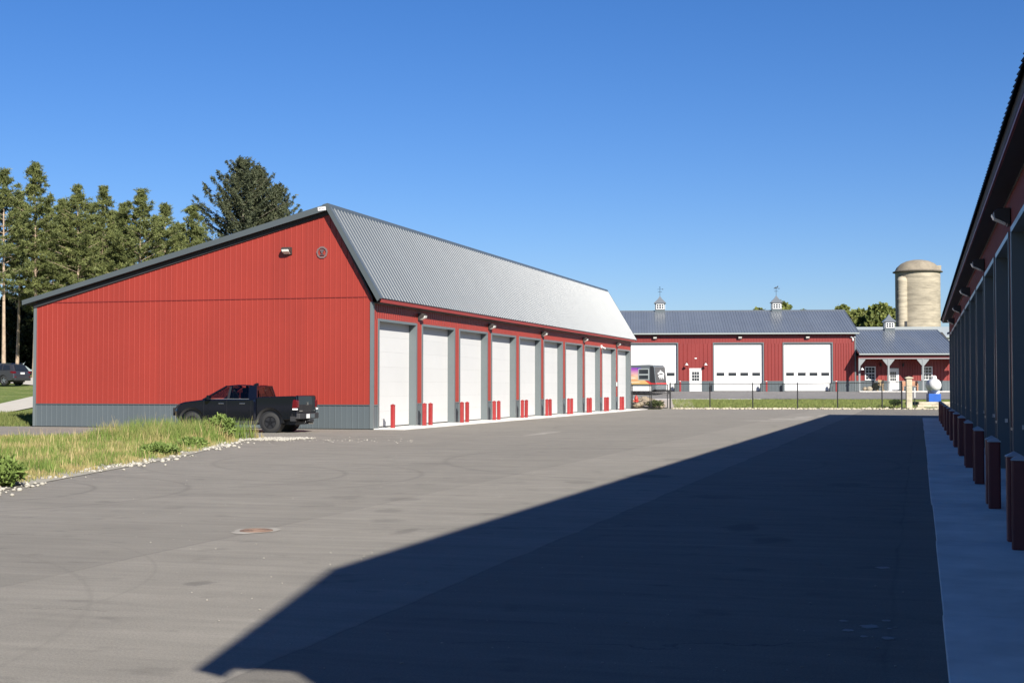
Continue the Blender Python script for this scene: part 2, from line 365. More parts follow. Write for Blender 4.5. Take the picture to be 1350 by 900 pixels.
    cr = n.nodes.new('ShaderNodeVectorMath'); cr.operation = 'SCALE'; cr.inputs[0].default_value = (0.200, 0.184, 0.155)
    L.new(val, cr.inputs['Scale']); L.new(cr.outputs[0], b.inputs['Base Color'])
    bp = n.nodes.new('ShaderNodeBump'); bp.inputs['Strength'].default_value = 0.55; bp.inputs['Distance'].default_value = 0.012
    L.new(math_('ADD', fine, grit), bp.inputs['Height']); L.new(bp.outputs[0], b.inputs['Normal'])
    return m
ASPH = asphalt_mat()

xs = np.unique(np.concatenate([np.linspace(-1500, -160, 20), np.linspace(-160, 80, 121), np.linspace(80, 1500, 20)]))
ys = np.unique(np.concatenate([np.linspace(-400, -20, 10), np.linspace(-20, 170, 96), np.linspace(170, 3000, 30)]))
tag(grid_sheet('ground', xs, ys, LAWN, -0.05), 'green mown lawn and banks around the yard')

def flat_poly(name, pts, z, m, label=None, kind='structure'):
    mb = MB(); n = len(pts)
    mb.add([(x, y, z) for x, y in pts], [tuple(range(n))])
    o = mb.obj(name, m); return tag(o, label, kind=kind)
F0 = FW(-17.0, -22.4); F1 = FW(2.0, -22.4); F2 = FW(60, -22.4)
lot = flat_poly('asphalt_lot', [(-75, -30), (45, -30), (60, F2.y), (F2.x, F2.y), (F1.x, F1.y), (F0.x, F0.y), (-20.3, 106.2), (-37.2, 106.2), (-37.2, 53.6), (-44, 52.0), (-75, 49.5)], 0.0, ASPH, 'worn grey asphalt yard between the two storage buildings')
ASPH2 = mat('upper_asphalt', (0.155, 0.15, 0.145), 0.85, var=0.12, vscale=0.8, bump=0.3, bscale=60)
xf = lambda X, Y: (FO.x+FEX.x*X+FEY.x*Y, FO.y+FEX.y*X+FEY.y*Y)
grid_sheet('upper_drive', np.linspace(-60, 40, 26), np.linspace(-11.2, 0.4, 7), ASPH2, 0.0, xf)
grid_sheet('drive_edge', np.linspace(-26, -9.5, 12), np.linspace(-11.75, -11.2, 2), CONC, 0.005, xf)
grid_sheet('fence_verge', np.linspace(-18, 40, 30), np.linspace(-22.9, -20.6, 3), GRAV, 0.004, xf)
grid_sheet('gate_path', np.linspace(-20.2, -15.4, 6), np.linspace(-21.5, -11.6, 8), mat('path_gravel', (0.34, 0.30, 0.26), 0.95, var=0.2, vscale=6), 0.003, xf)
DRV = mat('pale_drive', (0.40, 0.37, 0.31), 0.9, var=0.1, vscale=2)
# pale drive climbing across the left lawn
def strip(name, A, B, m, off):
    V = []; F = []
    n = 24
    for i in range(n+1):
        t = i/n
        for P in (A, B):
            x = P[0][0]+(P[1][0]-P[0][0])*t; y = P[0][1]+(P[1][1]-P[0][1])*t; V.append((x, y, ez(x, y)+off))
    for i in range(n): F.append((2*i, 2*i+1, 2*i+3, 2*i+2))
    o = npmesh(name, V, F, m); o['kind'] = 'structure'; return o
def ext(p, q, a, b): return ((p[0]+(q[0]-p[0])*a, p[1]+(q[1]-p[1])*a), (p[0]+(q[0]-p[0])*b, p[1]+(q[1]-p[1])*b))
strip('driveway', ext((-44.5, 61.6), (-46.8, 67.7), -2.2, 4), ext((-51.05, 70.66), (-55.2, 79.9), -2.2, 3), DRV, 0.0)
strip('parking_pad', ((-50, 84.5), (-95, 118)), ((-58, 100), (-103, 132)), DRV, 0.01)

# aprons
def apron(name, x0, x1, y0, y1, label, step=5.2):
    root = empty(name, (x0, y0, 0)); root['kind'] = 'structure'; root['label'] = label
    n = round((y1-y0)/step); w = (y1-y0)/n
    for i in range(n):
        MB().box((random.uniform(-.012, .012), w*i+0.007, -0.1), (x1-x0, w*(i+1)-0.007, 0.035)).obj('slab', CONC, root, bevel=0.008)
    return root
apron('concrete_apron', -21.5, -19.75, 53.35, 106.0, 'pale concrete apron under the sunlit row of white doors', 5.28)
apron('concrete_apron', 0.16, 2.1, 0.5, 79.6, 'concrete apron in shade along the right hand row', 5.17)

# ------------------------------------------------------------------ storage buildings
def wall_light(parent, x, y, z, sx, rz=0.0):
    """box lamp with hood; built looking along +X local when rz = 0"""
    h = MB(); h.prism([(0, 0), (0.05, 0), (0.05, 0.03), (0.26, 0.13), (0.28, 0.24), (0.20, 0.30), (0, 0.30)], -0.19, 0.19, 'y')
    h.v = [(a, b, c) for a, b, c in h.v]
    o = h.obj('wall_light', BRONZ, parent, bevel=0.012); o.location = (x, y, z); o.rotation_euler = (0, 0, rz)
    l = MB(); l.prism([(0.07, 0.02), (0.275, 0.115), (0.315, 0.20), (0.11, 0.105)], -0.15, 0.15, 'y')
    l.obj('lens', LENSP, o, bevel=0.008)
    return o

def storage(name, label, xw, sg, Y0, Y1, first, pitch, opening, nb, gable=True, RX=1.85, EO=.36):
    root = empty(name, (xw, Y0, 0), 0, label, 'storage building')
    Lb = Y1-Y0; D = 15.64; r = 0.32; HD = 4.41; ER = 5.12
    ridge = (-RX, 9.05); eave = (EO, 5.30); back = (-16.05, 5.38)
    X = lambda o: sg*o
    N = (sg, 0, 0)
    # core
    gp = [(-0.36, 0), (-0.36, 5.1), (-RX, 8.72), (-D+0.02, 5.25), (-D+0.02, 0)]
    c = MB(); c.prism([(X(o), z) for o, z in gp], 0.03, Lb-0.03, 'y'); c.obj('wall_core', CORE, root)
    f = MB(); f.box((min(X(-.355), X(-.02)), 0.03, HD+.02), (max(X(-.355), X(-.02)), Lb-.03, 5.1))
    ops = [(first+pitch*k, first+pitch*k+opening) for k in range(nb)]
    solids = []; y = 0.0
    for a, b_ in ops: solids.append((y, a)); y = b_
    solids.append((y, Lb))
    for a, b_ in solids:
        f.box((min(X(-.355), X(-.02)), max(a, .03), 0), (max(X(-.355), X(-.02)), min(b_, Lb-.03), HD+.02))
    f.obj('wall_frame', CORE, root)
    # header, piers, wainscot
    panel_run(root, 'siding_panel', RED, (X(0), 0.0, 0), (0, 1, 0), (0, 0, 1), N, Lb, HD, 5.14)
    for a, b_ in solids:
        panel_run(root, 'siding_panel', RED, (X(0), a, 0), (0, 1, 0), (0, 0, 1), N, b_-a, 0.99, HD)
        panel_run(root, 'wainscot_panel', GREYW, (X(0.004), a, 0), (0, 1, 0), (0, 0, 1), N, b_-a, 0.03, 0.96)
        MB().box((min(X(0), X(.03)), a, .955), (max(X(0), X(.03)), b_, 1.0)).obj('wainscot_trim', TRIM, root)
    # top channel under soffit
    MB().box((min(X(0), X(.028)), 0, 5.075), (max(X(0), X(.028)), Lb, 5.125)).obj('soffit_channel', TRIM, root)
    # doors
    dw = opening-0.16; ns = 7; hs_ = (HD-0.10)/ns
    sec = MB().box((min(X(-.02), X(.025)), 0.0, 0.0012), (max(X(-.02), X(.025)), dw, hs_-0.0012))
    secm = sec.mesh('door_section', WHITE)
    jm = MB().box((min(X(-r-.01), X(.03)), 0, 0.03), (max(X(-r-.01), X(.03)), 0.08, HD)).mesh('door_jamb', TRIM)
    fj = MB().box((min(X(.0), X(.036)), -0.07, 0.03), (max(X(.0), X(.036)), 0.004, HD+.07)).mesh('jamb_trim', TRIM)
    for k, (a, b_) in enumerate(ops):
        d = MB().box((min(X(-r), X(-r+.03)), a+.08, 0.037), (max(X(-r), X(-r+.03)), b_-.08, 0.085)).obj('overhead_door', BLK, root)
        for s_ in range(ns):
            inst('door_section', secm, d, (X(-r), a+.08, 0.085+hs_*s_))
        inst('door_jamb', jm, root, (0, a, 0)); inst('door_jamb', jm, root, (0, b_-.08, 0))
        inst('jamb_trim', fj, root, (0, a, 0)); inst('jamb_trim', fj, root, (0, b_+.066, 0))
        MB().box((min(X(-r-.01), X(.033)), a+.08, HD-.025), (max(X(-r-.01), X(.033)), b_-.08, HD+.003)).box((min(X(0), X(.034)), a, HD+.003), (max(X(0), X(.034)), b_, HD+.073)).obj('door_head', TRIM, root)
        if sg < 0:   # door locks on the far jamb
            MB().box((X(-.14)-.03, b_-.13, .98), (X(-.14)+.03, b_-.078, 1.06)).obj('latch', CHRO, root)
    # corner trims
    MB().box((min(X(-.10), X(.035)), -.035, .03), (max(X(-.10), X(.035)), .10, 5.12)).obj('corner_trim', TRIM, root)
    MB().box((min(X(-.10), X(.035)), Lb-.10, .03), (max(X(-.10), X(.035)), Lb+.035, 5.12)).obj('corner_trim', TRIM, root)
    MB().box((min(X(-D-.035), X(-D+.10)), -.035, .03), (max(X(-D-.035), X(-D+.10)), .10, 5.26)).obj('corner_trim', TRIM, root)
    # gable
    def gtop(o):
        z1 = 8.78+(o+RX)*(8.78-5.28)/(D-RX) if o < -RX else 8.78-(o+RX)*(8.78-5.2)/RX
        return z1
    for face in ((0,) if gable else ()):
        n = 21; w = D/n
        U = (1, 0, 0) if sg > 0 else (-1, 0, 0); NN = (0, -1, 0)
        low = sheet(U, (0, 0, 1), NN, w, 0.99, 5.32).mesh('siding_panel', RED)
        ws = sheet(U, (0, 0, 1), NN, w, 0.03, 0.96).mesh('wainscot_panel', GREYW)
        for i in range(n):
            o0 = -D+w*i
            lo = low
            if i >= n-1 or i == 0: lo = sheet(U, (0, 0, 1), NN, w, 0.99, lambda s: min(5.32, gtop(o0+s))).mesh('siding_panel', RED)
            inst('siding_panel', lo, root, (X(o0), 0, 0)); inst('wainscot_panel', ws, root, (X(o0), -.004, 0))
            if max(gtop(o0), gtop(o0+w)) > 5.40:
                up = sheet(U, (0, 0, 1), NN, w, 5.345, lambda s: max(5.346, gtop(o0+s))).mesh('siding_panel', RED)
                inst('siding_panel', up, root, (X(o0), -.006, 0))
        MB().box((min(X(-D), X(0)), -.026, 5.316), (max(X(-D), X(0)), 0.02, 5.348)).obj('gable_joint_trim', RED2, root)
        MB().box((min(X(-D), X(0)), -.032, .955), (max(X(-D), X(0)), 0.02, 1.0)).obj('wainscot_trim', TRIMD, root)
    # roof: decks, soffits, rakes
    OV = 0.30; ya, yb = -OV, Lb+OV; T = 0.15
    dk = MB(); 
    prof = [eave, ridge, back, (back[0]+.05, back[1]-T), (ridge[0]-.02, ridge[1]-T-.03), (eave[0]-.02, eave[1]-T)]
    dk.prism([(X(o), z) for o, z in prof], ya+.01, yb-.01, 'y'); dk.obj('roof_deck', SOFF_SHADE, root)
    rb_ = MB()  # dark band on the wall under the rake, added to blacken the overhang's shadow
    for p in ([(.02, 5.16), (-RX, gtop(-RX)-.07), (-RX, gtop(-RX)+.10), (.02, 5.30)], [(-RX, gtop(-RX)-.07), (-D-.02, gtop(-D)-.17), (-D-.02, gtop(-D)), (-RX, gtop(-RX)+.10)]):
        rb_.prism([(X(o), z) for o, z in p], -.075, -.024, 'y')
    rb_.obj('rake_shade_band', SOFF_SHADE, root)
    MB().box((min(X(.0), X(.34)), 0.0, 5.098), (max(X(.0), X(.34)), Lb, 5.118)).obj('soffit', SOFF_SHADE, root)
    MB().box((min(X(.34), X(.375)), -.05, 5.10), (max(X(.34), X(.375)), Lb+.05, 5.292)).obj('fascia', RED, root)
    # steep slope panels
    e, rd = Vector((X(eave[0]+.05), 0, eave[1]-.035)), Vector((X(ridge[0]), 0, ridge[1]))
    V = (rd-e); slope = V.length; V.normalize(); NR = Vector((-V.z*(-1 if sg > 0 else 1), 0, abs(V.x)))
    if NR.z < 0: NR = -NR
    if NR.x*sg < 0: NR.x = -NR.x
    n = round((yb-ya)/0.70); w = (yb-ya)/n
    me = sheet((0, 1, 0), V, NR, w, 0.0, slope, 2, 0.026, 0.0475).mesh('roof_panel', ROOF)
    for i in range(n): inst('roof_panel', me, root, Vector((e.x, ya+w*i, e.z))+NR*0.012)
    # rake trims (front and back), following both slopes
    for yy, y2 in ((ya-.02, ya+.02), (yb-.02, yb+.02)):
        p = [(eave[0]+.09, eave[1]-.02), (ridge[0], ridge[1]+.06), (back[0]-.03, back[1]+.05), (back[0]-.02, back[1]-.15), (ridge[0]-.03, ridge[1]-.20), (eave[0]-.04, eave[1]-.17)]
        MB().prism([(X(o), z) for o, z in p], yy, y2, 'y').obj('rake_trim', RAKET, root)
    q = MB()
    q.prism([(X(eave[0]+.10), eave[1]-.04), (X(ridge[0]), ridge[1]+.066), (X(ridge[0]-.02), ridge[1]+.02), (X(eave[0]+.06), eave[1]-.07)], ya-.018, ya+.17, 'y')
    q.obj('rake_flashing', RAKET, root)
    MB().prism([(X(ridge[0]+.085), ridge[1]-.115), (X(ridge[0]+.075), ridge[1]-.05), (X(ridge[0]), ridge[1]+.085), (X(ridge[0]-.22), ridge[1]+.03), (X(ridge[0]-.22), ridge[1]-.01)], ya-.024, yb+.024, 'y').obj('ridge_cap', RAKET, root)
    panel_run(root, 'roof_panel', ROOF, (X(ridge[0]-.03), ya, ridge[1]+.01), (0, 1, 0), Vector((X(back[0]-ridge[0]), 0, back[1]-ridge[1])).normalized(), Vector((-sg*0.25, 0, 1)).normalized(), yb-ya, 0, 14.4, 9, 0.02, 2.3)
    return root, ops

LB, opsL = storage('storage_building', 'long red metal storage building with grey steep roof and ten white doors', -21.1, 1, 53.25, 106.25, 0.61, 5.28, 4.5, 10)
RB, opsR = storage('storage_building', 'shaded dark storage building close by on the right with deep door recesses', 1.58, -1, 1.88, 78.7, 5.71+0.39-1.88, 5.17, 4.39, 14, gable=False, RX=2.3, EO=.40)
# emblem, gable lamp and plate on the left building
wall_light(LB, -3.72, -0.02, 7.11, 1, R(-90))
em = MB()
ring_o = [(0.25*math.cos(R(90+72*i+d)), 0.25*math.sin(R(90+72*i+d))) for i in range(5) for d in (-15, 15)]
ring_i = [(a*0.72, b*0.72) for a, b in ring_o]; nR = len(ring_o)
em.add([(a, -.004, b) for a, b in ring_o]+[(a, -.004, b) for a, b in ring_i]+[(a, .02, b) for a, b in ring_o], [(i, (i+1) % nR, (i+1) % nR+nR, i+nR) for i in range(nR)]+[(i, (i+1) % nR, (i+1) % nR+2*nR, i+2*nR) for i in range(nR)])
emo = em.obj('emblem', LABEL, LB, loc=(-2.2, -0.045, 7.17))
pe = MB()
for ang, ln in ((0, .17), (36, .15), (-36, .15)):
    ca, sa = math.cos(R(ang)), math.sin(R(ang))
    pts = [(-.018, -.05), (-.034, ln*.55), (0, ln), (.034, ln*.55), (.018, -.05)]
    pe.prism([(x*ca+z*sa, -x*sa+z*ca) for x, z in pts], -.008-ang*.00003, .004, 'y')
pe.prism([(-.10, -.11), (.10, -.11), (.085, -.075), (-.085, -.075)], -.008, .004, 'y')
pe.obj('emblem_figure', LABEL2, emo)
pl = MB().box((-0.17, -.012, -.075), (.17, .01, .075)).obj('maker_plate', WHT, LB, loc=(-2.09, -0.336, 8.91)); pl.rotation_euler = (0, R(-4), 0)
pm = MB()
for i, wd in enumerate((.07, .03, .05, .04)): pm.box((-.12+.06*i, -.015, -.02), (-.12+.06*i+wd*.75, -.011, .015))
pm.obj('plate_print', LABEL, pl)
for k in (1, 3, 5, 7, 9):
    wall_light(LB, 0.02, opsL[k][0]-.39, 4.62, 1, 0)
scm = MB().box((0, -.05, -.04), (.10, .05, .16)).tube((.08, 0, .02), (.34, -.10, -.08), .055, .05, 10).obj('security_camera', WHT, LB, loc=(0.02, opsL[8][0]-.39, 4.42))
MB().box((0, -.09, 0), (.05, .09, .3)).obj('keypad', WHT, LB, loc=(0.02, opsL[9][0]-.45, 1.75))
for k in (4, 6, 8, 10, 12):
    wall_light(RB, -0.02, opsR[k][0]-.39, 4.55, 1, R(180)) if k < 14 else None
MB().box((-.02, -.05, 0), (.10, .0, .16)).obj('switch_box', WHT, RB, loc=(0.10, opsR[3][0]-.785, 1.40))
MB().tube((0, 0, 0), (-.10, 0, -.02), .05, .05, 10).tube((-.1, 0, -.02), (-.1, -.22, -.06), .045, .05, 10).obj('security_camera', WHT, RB, loc=(-0.02, opsR[13][1]+.3, 4.55))

# ------------------------------------------------------------------ bollards
bb = MB(); w_ = .082
bb.prism([(-w_, -w_+.02), (-w_+.02, -w_), (w_-.02, -w_), (w_, -w_+.02), (w_, w_-.02), (w_-.02, w_), (-w_+.02, w_), (-w_, w_-.02)], 0, .92, 'z')
ORD = ['first', 'second', 'third', 'fourth', 'fifth', 'sixth', 'seventh', 'eighth', 'ninth', 'tenth', 'eleventh', 'twelfth', 'thirteenth', 'fourteenth']
cp = MB(); c_ = .088
cp.add([(-c_, -c_, 0), (c_, -c_, 0), (c_, c_, 0), (-c_, c_, 0), (-c_, -c_, .012), (c_, -c_, .012), (c_, c_, .012), (-c_, c_, .012), (0, 0, .062)],
       [(3, 2, 1, 0), (0, 1, 5, 4), (1, 2, 6, 5), (2, 3, 7, 6), (3, 0, 4, 7), (4, 5, 8), (5, 6, 8), (6, 7, 8), (7, 4, 8)])
def bollard(sleeve_m, cap_m, z0):
    r_ = empty('bollard', (0, 0, 0)); s_ = bb.obj('sleeve', sleeve_m, r_); c2 = cp.obj('cap', cap_m, r_, loc=(0, 0, .92))
    bv = s_.modifiers.new('b', 'BEVEL'); bv.width = .008; bv.segments = 2
    return r_
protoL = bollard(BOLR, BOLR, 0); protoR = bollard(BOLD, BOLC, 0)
usedL = usedR = False
def put(proto, used, loc, label, group, tilt=True):
    o = copy_tree(proto) if used else proto
    o.location = loc; o.rotation_euler = (R(random.uniform(-.5, .5)), R(random.uniform(-.5, .5)), R(random.uniform(-4, 4))) if tilt else (0, 0, 0)
    tag(o, label, 'bollard', group)
put(protoL, False, (-20.72, 54.55, .035), 'single red square bollard at the near edge of the first white door', 'red bollards along the sunlit row')
for k in range(1, 10):
    yc = 53.25+opsL[k][0]-.39
    for j, (dy, wrd) in enumerate(((-.40, 'nearer'), (.40, 'farther'))):
        put(protoL, True, (-20.70, yc+dy, .035), f'{wrd} red bollard between the {ORD[k-1]} and {ORD[k]} sunlit white doors from the gable', 'red bollards along the sunlit row')
first = True
for k in range(0, 14):
    yc = 1.88+opsR[k][0]-.39
    if yc < 8: continue
    n_ = sum(1 for q in range(k) if 1.88+opsR[q][0]-.39 >= 15)
    for dy, wrd in ((-.40, 'nearer'), (.40, 'farther')):
        if yc < 15: continue
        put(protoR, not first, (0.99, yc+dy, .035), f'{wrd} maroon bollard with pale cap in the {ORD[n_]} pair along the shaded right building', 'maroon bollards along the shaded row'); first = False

# ------------------------------------------------------------------ far barn
BN = empty('barn', FW(0, 0, E0), FA, 'wide red barn with grey roof, two cupolas and three big white doors', 'barn')
def barn_wall(root, m_up, spans, y, z0, zt, wz, x_end=None):
    for a, b_ in spans:
        panel_run(root, 'siding_panel', RED2, (a, y, 0), (1, 0, 0), (0, 0, 1), (0, -1, 0), b_-a, wz+.03, zt, 3, .034, PW, .07)
        panel_run(root, 'wainscot_panel', GREYW, (a, y-.004, 0), (1, 0, 0), (0, 0, 1), (0, -1, 0), b_-a, 0.0, wz)
        MB().box((a, y-.035, wz-.005), (b_, y, wz+.04)).obj('wainscot_trim', TRIM, root)
BL = -31.0
c = MB(); c.prism([(0.22, 0), (17, 0), (17, 5.3), (8.5, 7.68), (0.22, 5.3)], BL, -.02, 'x'); c.obj('wall_core', CORE, BN)
ops = [(-20.62, -16.17, 4.40), (-15.05, -13.95, 2.14), (-12.82, -8.36, 4.40), (-6.48, -2.13, 4.40)]
spans = []; x = BL
for a, b_, h in ops: spans.append((x, a)); x = b_
spans.append((x, 0.0))
barn_wall(BN, RED, spans, 0.0, 0, 4.41, .93)
panel_run(BN, 'siding_panel', RED2, (BL, 0, 0), (1, 0, 0), (0, 0, 1), (0, -1, 0), -BL, 4.41, 5.36)
panel_run(BN, 'siding_panel', RED2, (-15.05, 0, 0), (1, 0, 0), (0, 0, 1), (0, -1, 0), 1.1, 2.14, 4.41)
fr = MB()
for a, b_ in spans: fr.box((a, .012, 0), (b_, .24, 5.3))
for a, b_, h in ops: fr.box((a, .012, h+.01), (b_, .24, 5.3))
fr.obj('wall_frame', CORE, BN)
MB().box((-.09, -.036, 0), (.03, .1, 5.36)).obj('corner_trim', TRIM, BN)
for a, b_, h in (ops[0], ops[2], ops[3]):
    d = MB().box((a, .17, 0), (b_, .2, .06)).obj('overhead_door', BLK, BN)
    sm = MB().box((0, .165, .006), (b_-a, .19, .622)).box((0, .158, .2), (b_-a, .165, .22)).box((0, .158, .41), (b_-a, .165, .43)).mesh('door_section', WHT)
    for i in range(7): inst('door_section', sm, d, (a, 0, .06+.62*i))
    for i in range(4):
        xx = a+(b_-a)*(0.135+.2433*i)
        q = MB().box((xx-.36, .150, 1.44), (xx+.36, .164, 1.74)).obj('door_window', BLK, d)
        MB().box((xx-.31, .146, 1.48), (xx+.31, .1495, 1.70)).obj('pane', PANE, q)
    MB().box((a-.09, -.036, 0), (a+.012, .2, 4.41)).obj('door_jamb', TRIM, BN)
    MB().box((b_-.012, -.036, 0), (b_+.09, .2, 4.41)).obj('door_jamb', TRIM, BN)
    MB().box((a-.09, -.04, 4.412), (b_+.09, .2, 4.51)).obj('door_head', TRIM, BN)
def entry_door(root, a, b_, y, h, rows=3, cols=3):
    MB().box((a-.02, y-.05, 0), (a+.07, y+.05, h)).obj('door_frame', WHT, root); MB().box((b_-.07, y-.05, 0), (b_+.02, y+.05, h)).obj('door_frame', WHT, root)
    MB().box((a-.02, y-.052, h), (b_+.02, y+.05, h+.1)).obj('door_frame', WHT, root)
    d = MB().box((a+.075, y-.02, .02), (b_-.075, y+.02, h-.005)).obj('entry_door', WHT, root)
    x0, x1, z0, z1 = a+.075+.14, b_-.075-.14, h*.47, h*.90
    for i in range(cols):
        for j in range(rows):
            wx = (x1-x0)/cols; wz = (z1-z0)/rows
            MB().box((x0+wx*i+.014, y-.026, z0+wz*j+.018), (x0+wx*(i+1)-.014, y-.021, z0+wz*(j+1)-.018)).obj('pane', PANE, d)
    MB().tube((b_-.15, y-.02, h*.47), (b_-.15, y-.08, h*.47), .03, .035, 8).obj('handle', BLK, d)
entry_door(BN, -15.05, -13.95, .05, 2.04)
def goose(root, x, y, z):
    g = MB(); g.tube((x, y, z+.15), (x, y-.25, z+.35), .015, n=6).tube((x, y-.25, z+.35), (x, y-.42, z+.22), .015, n=6)
    o = g.obj('barn_lamp', BLK, root)
    MB().lathe([(.02, z+.20), (.04, z+.17), (.15, z+.02), (.16, z)], 12, (x, y-.42)).obj('shade', WHT, o)
    MB().lathe([(.0, z+.03), (.055, z+.03), (.055, z-.06), (0, z-.08)], 8, (x, y-.42)).obj('bulb_guard', BLK, o)
goose(BN, -15.33, -.03, 2.42); goose(BN, -13.59, -.03, 2.42)
for x_ in (-18.21, -10.44, -4.32): wall_light(BN, x_, -.02, 4.80, 1, R(-90))
MB().box((-.3, -.06, 4.86), (-.18, 0, 5.0)).tube((-.3, -.05, 4.95), (-.42, -.18, 4.97), .045, .06, 8).tube((-.18, -.05, 4.95), (-.06, -.18, 4.97), .045, .06, 8).tube((-.24, -.05, 4.86), (-.24, -.12, 4.62), .06, .06, 8).obj('security_light', WHT, BN)
MB().box((-14.58, -.05, 3.02), (-14.38, -.02, 3.09)).obj('door_light', LENSW, BN)
# barn roof
def gable_roof(root, x0, x1, ye, ze, yr, zr, back, th=.14, fascia=True):
    V = Vector((0, yr-ye, zr-ze)); sl_ = V.length; V.normalize(); Nn = Vector((0, -V.z, V.y))
    dk = MB(); dk.prism([(ye+.03, ze-.02), (yr, zr-.02), (back, ze), (back, ze-th), (yr, zr-th-.02), (ye+.03, ze-th)], x0+.01, x1-.01, 'x'); dk.obj('roof_deck', SOFF_SHADE, root)
    panel_run(root, 'roof_panel', ROOF2, (x0, ye, ze), (1, 0, 0), V, Nn, x1-x0, 0, sl_, 3, .030, PW, .06)
    b2 = Vector((0, yr-back, zr-ze)); s2 = b2.length; b2.normalize()
    panel_run(root, 'roof_panel', FABR, (x0, back, ze+.004), (1, 0, 0), b2, Vector((0, b2.z, -b2.y)) if b2.y < 0 else Vector((0, -b2.z, b2.y)), x1-x0, 0, s2, 9, .02, 2.3)
    MB().prism([(yr-.2, zr-.03), (yr, zr+.055), (yr+.2, zr-.03), (yr+.2, zr-.05), (yr, zr+.03), (yr-.2, zr-.05)], x0-.02, x1+.02, 'x').obj('ridge_cap', ROOF2, root)
    MB().prism([(ye-.10, ze-.13), (ye-.12, ze-.02), (ye-.11, ze-.015), (ye+.03, ze-.03), (ye+.03, ze-.14)], x0, x1, 'x').obj('gutter', TRIMW, root)
    MB().box((x0+.03, ye+.032, ze-.2), (x1-.03, 0.0 if ye > -1 else .38, ze-.185)).obj('soffit', SOFF_SHADE, root)
    for xx in (x0, x1-.03):
        MB().prism([(ye+.0, ze+.035), (yr, zr+.04), (yr, zr-.2), (ye+.0, ze-.17)], xx, xx+.035, 'x').obj('rake_trim', TRIM, root)
TRIMW = mat('pale_gutter_steel', (0.30, 0.33, 0.325), 0.35)
gable_roof(BN, BL, .28, -.42, 5.38, 8.5, 7.88, 17.4)
def cupola(root, x, y, z, hw, kind):
    c = MB().box((x-hw, y-hw, z-.55), (x+hw, y+hw, z+.32)).obj('cupola', GREYW, root)
    MB().box((x-hw*.93, y-hw*.93, z+.32), (x+hw*.93, y+hw*.93, z+.95)).obj('lantern', GREYW, c)
    for s_, ax in ((-1, 'y'), (1, 'x'), (-1, 'x')):
        fr_ = MB(); pn = MB(); h0, h1 = z+.36, z+.90; d0 = hw*.93
        ww = hw*.80
        def bx(mb, u0, u1, a, b_, t0, t1):
            if ax == 'y': mb.box((x+u0, y+s_*t1 if s_ < 0 else y+t0, a), (x+u1, y+s_*t0 if s_ < 0 else y+t1, b_))
            else: mb.box((x+s_*t1 if s_ < 0 else x+t0, y+u0, a), (x+s_*t0 if s_ < 0 else x+t1, y+u1, b_))
        bx(fr_, -ww, ww, h0, h0+.07, d0, d0+.05); bx(fr_, -ww, ww, h1-.07, h1, d0, d0+.05)
        for u in (-ww, -ww/3-.02, ww/3-.02, ww-.06): bx(fr_, u, u+.06, h0+.07, h1-.07, d0, d0+.045)
        bx(fr_, -ww, ww, (h0+h1)/2-.02, (h0+h1)/2+.02, d0, d0+.04)
        bx(pn, -ww+.03, ww-.03, h0+.03, h1-.03, d0, d0+.02)
        fr_.obj('window_frame', WHT, c); pn.obj('pane', PANE, c)
    e_ = hw*1.22
    MB().add([(x-e_, y-e_, z+.95), (x+e_, y-e_, z+.95), (x+e_, y+e_, z+.95), (x-e_, y+e_, z+.95), (x-e_, y-e_, z+1.0), (x+e_, y-e_, z+1.0), (x+e_, y+e_, z+1.0), (x-e_, y+e_, z+1.0), (x-hw*.45, y-hw*.45, z+1.38), (x+hw*.45, y-hw*.45, z+1.38), (x+hw*.45, y+hw*.45, z+1.38), (x-hw*.45, y+hw*.45, z+1.38), (x, y, z+1.72)],
             [(3, 2, 1, 0), (0, 1, 5, 4), (1, 2, 6, 5), (2, 3, 7, 6), (3, 0, 4, 7), (4, 5, 9, 8), (5, 6, 10, 9), (6, 7, 11, 10), (7, 4, 8, 11), (8, 9, 12), (9, 10, 12), (10, 11, 12), (11, 8, 12)]).obj('cupola_roof', ROOF2, c)
    if kind:
        v = MB(); zt = z+1.70
        v.tube((x, y, zt), (x, y, zt+.85), .018, n=6)
        v.tube((x-.20, y, zt+.40), (x+.20, y, zt+.40), .016, n=6).tube((x, y-.2, zt+.4), (x, y+.2, zt+.4), .016, n=6)
        v.tube((x-.24, y, zt+.66), (x+.24, y, zt+.66), .014, n=6)
        v.prism([(x+.24, zt+.60), (x+.36, zt+.66), (x+.24, zt+.72)], y-.01, y+.01, 'y')
        if kind == 2: v.prism([(x-.22, zt+.70), (x-.10, zt+.80), (x+.06, zt+.80), (x+.16, zt+.95), (x+.22, zt+.88), (x+.14, zt+.74), (x-.18, zt+.68)], y-.012, y+.012, 'y')
        else: v.tube((x, y, zt+.83), (x, y, zt+.92), .05, .02, 6)
        v.obj('weather_vane', BLK, c)
cupola(BN, -17.6, 8.5, 7.66, .48, 1); cupola(BN, -6.30, 8.5, 7.66, .48, 2)

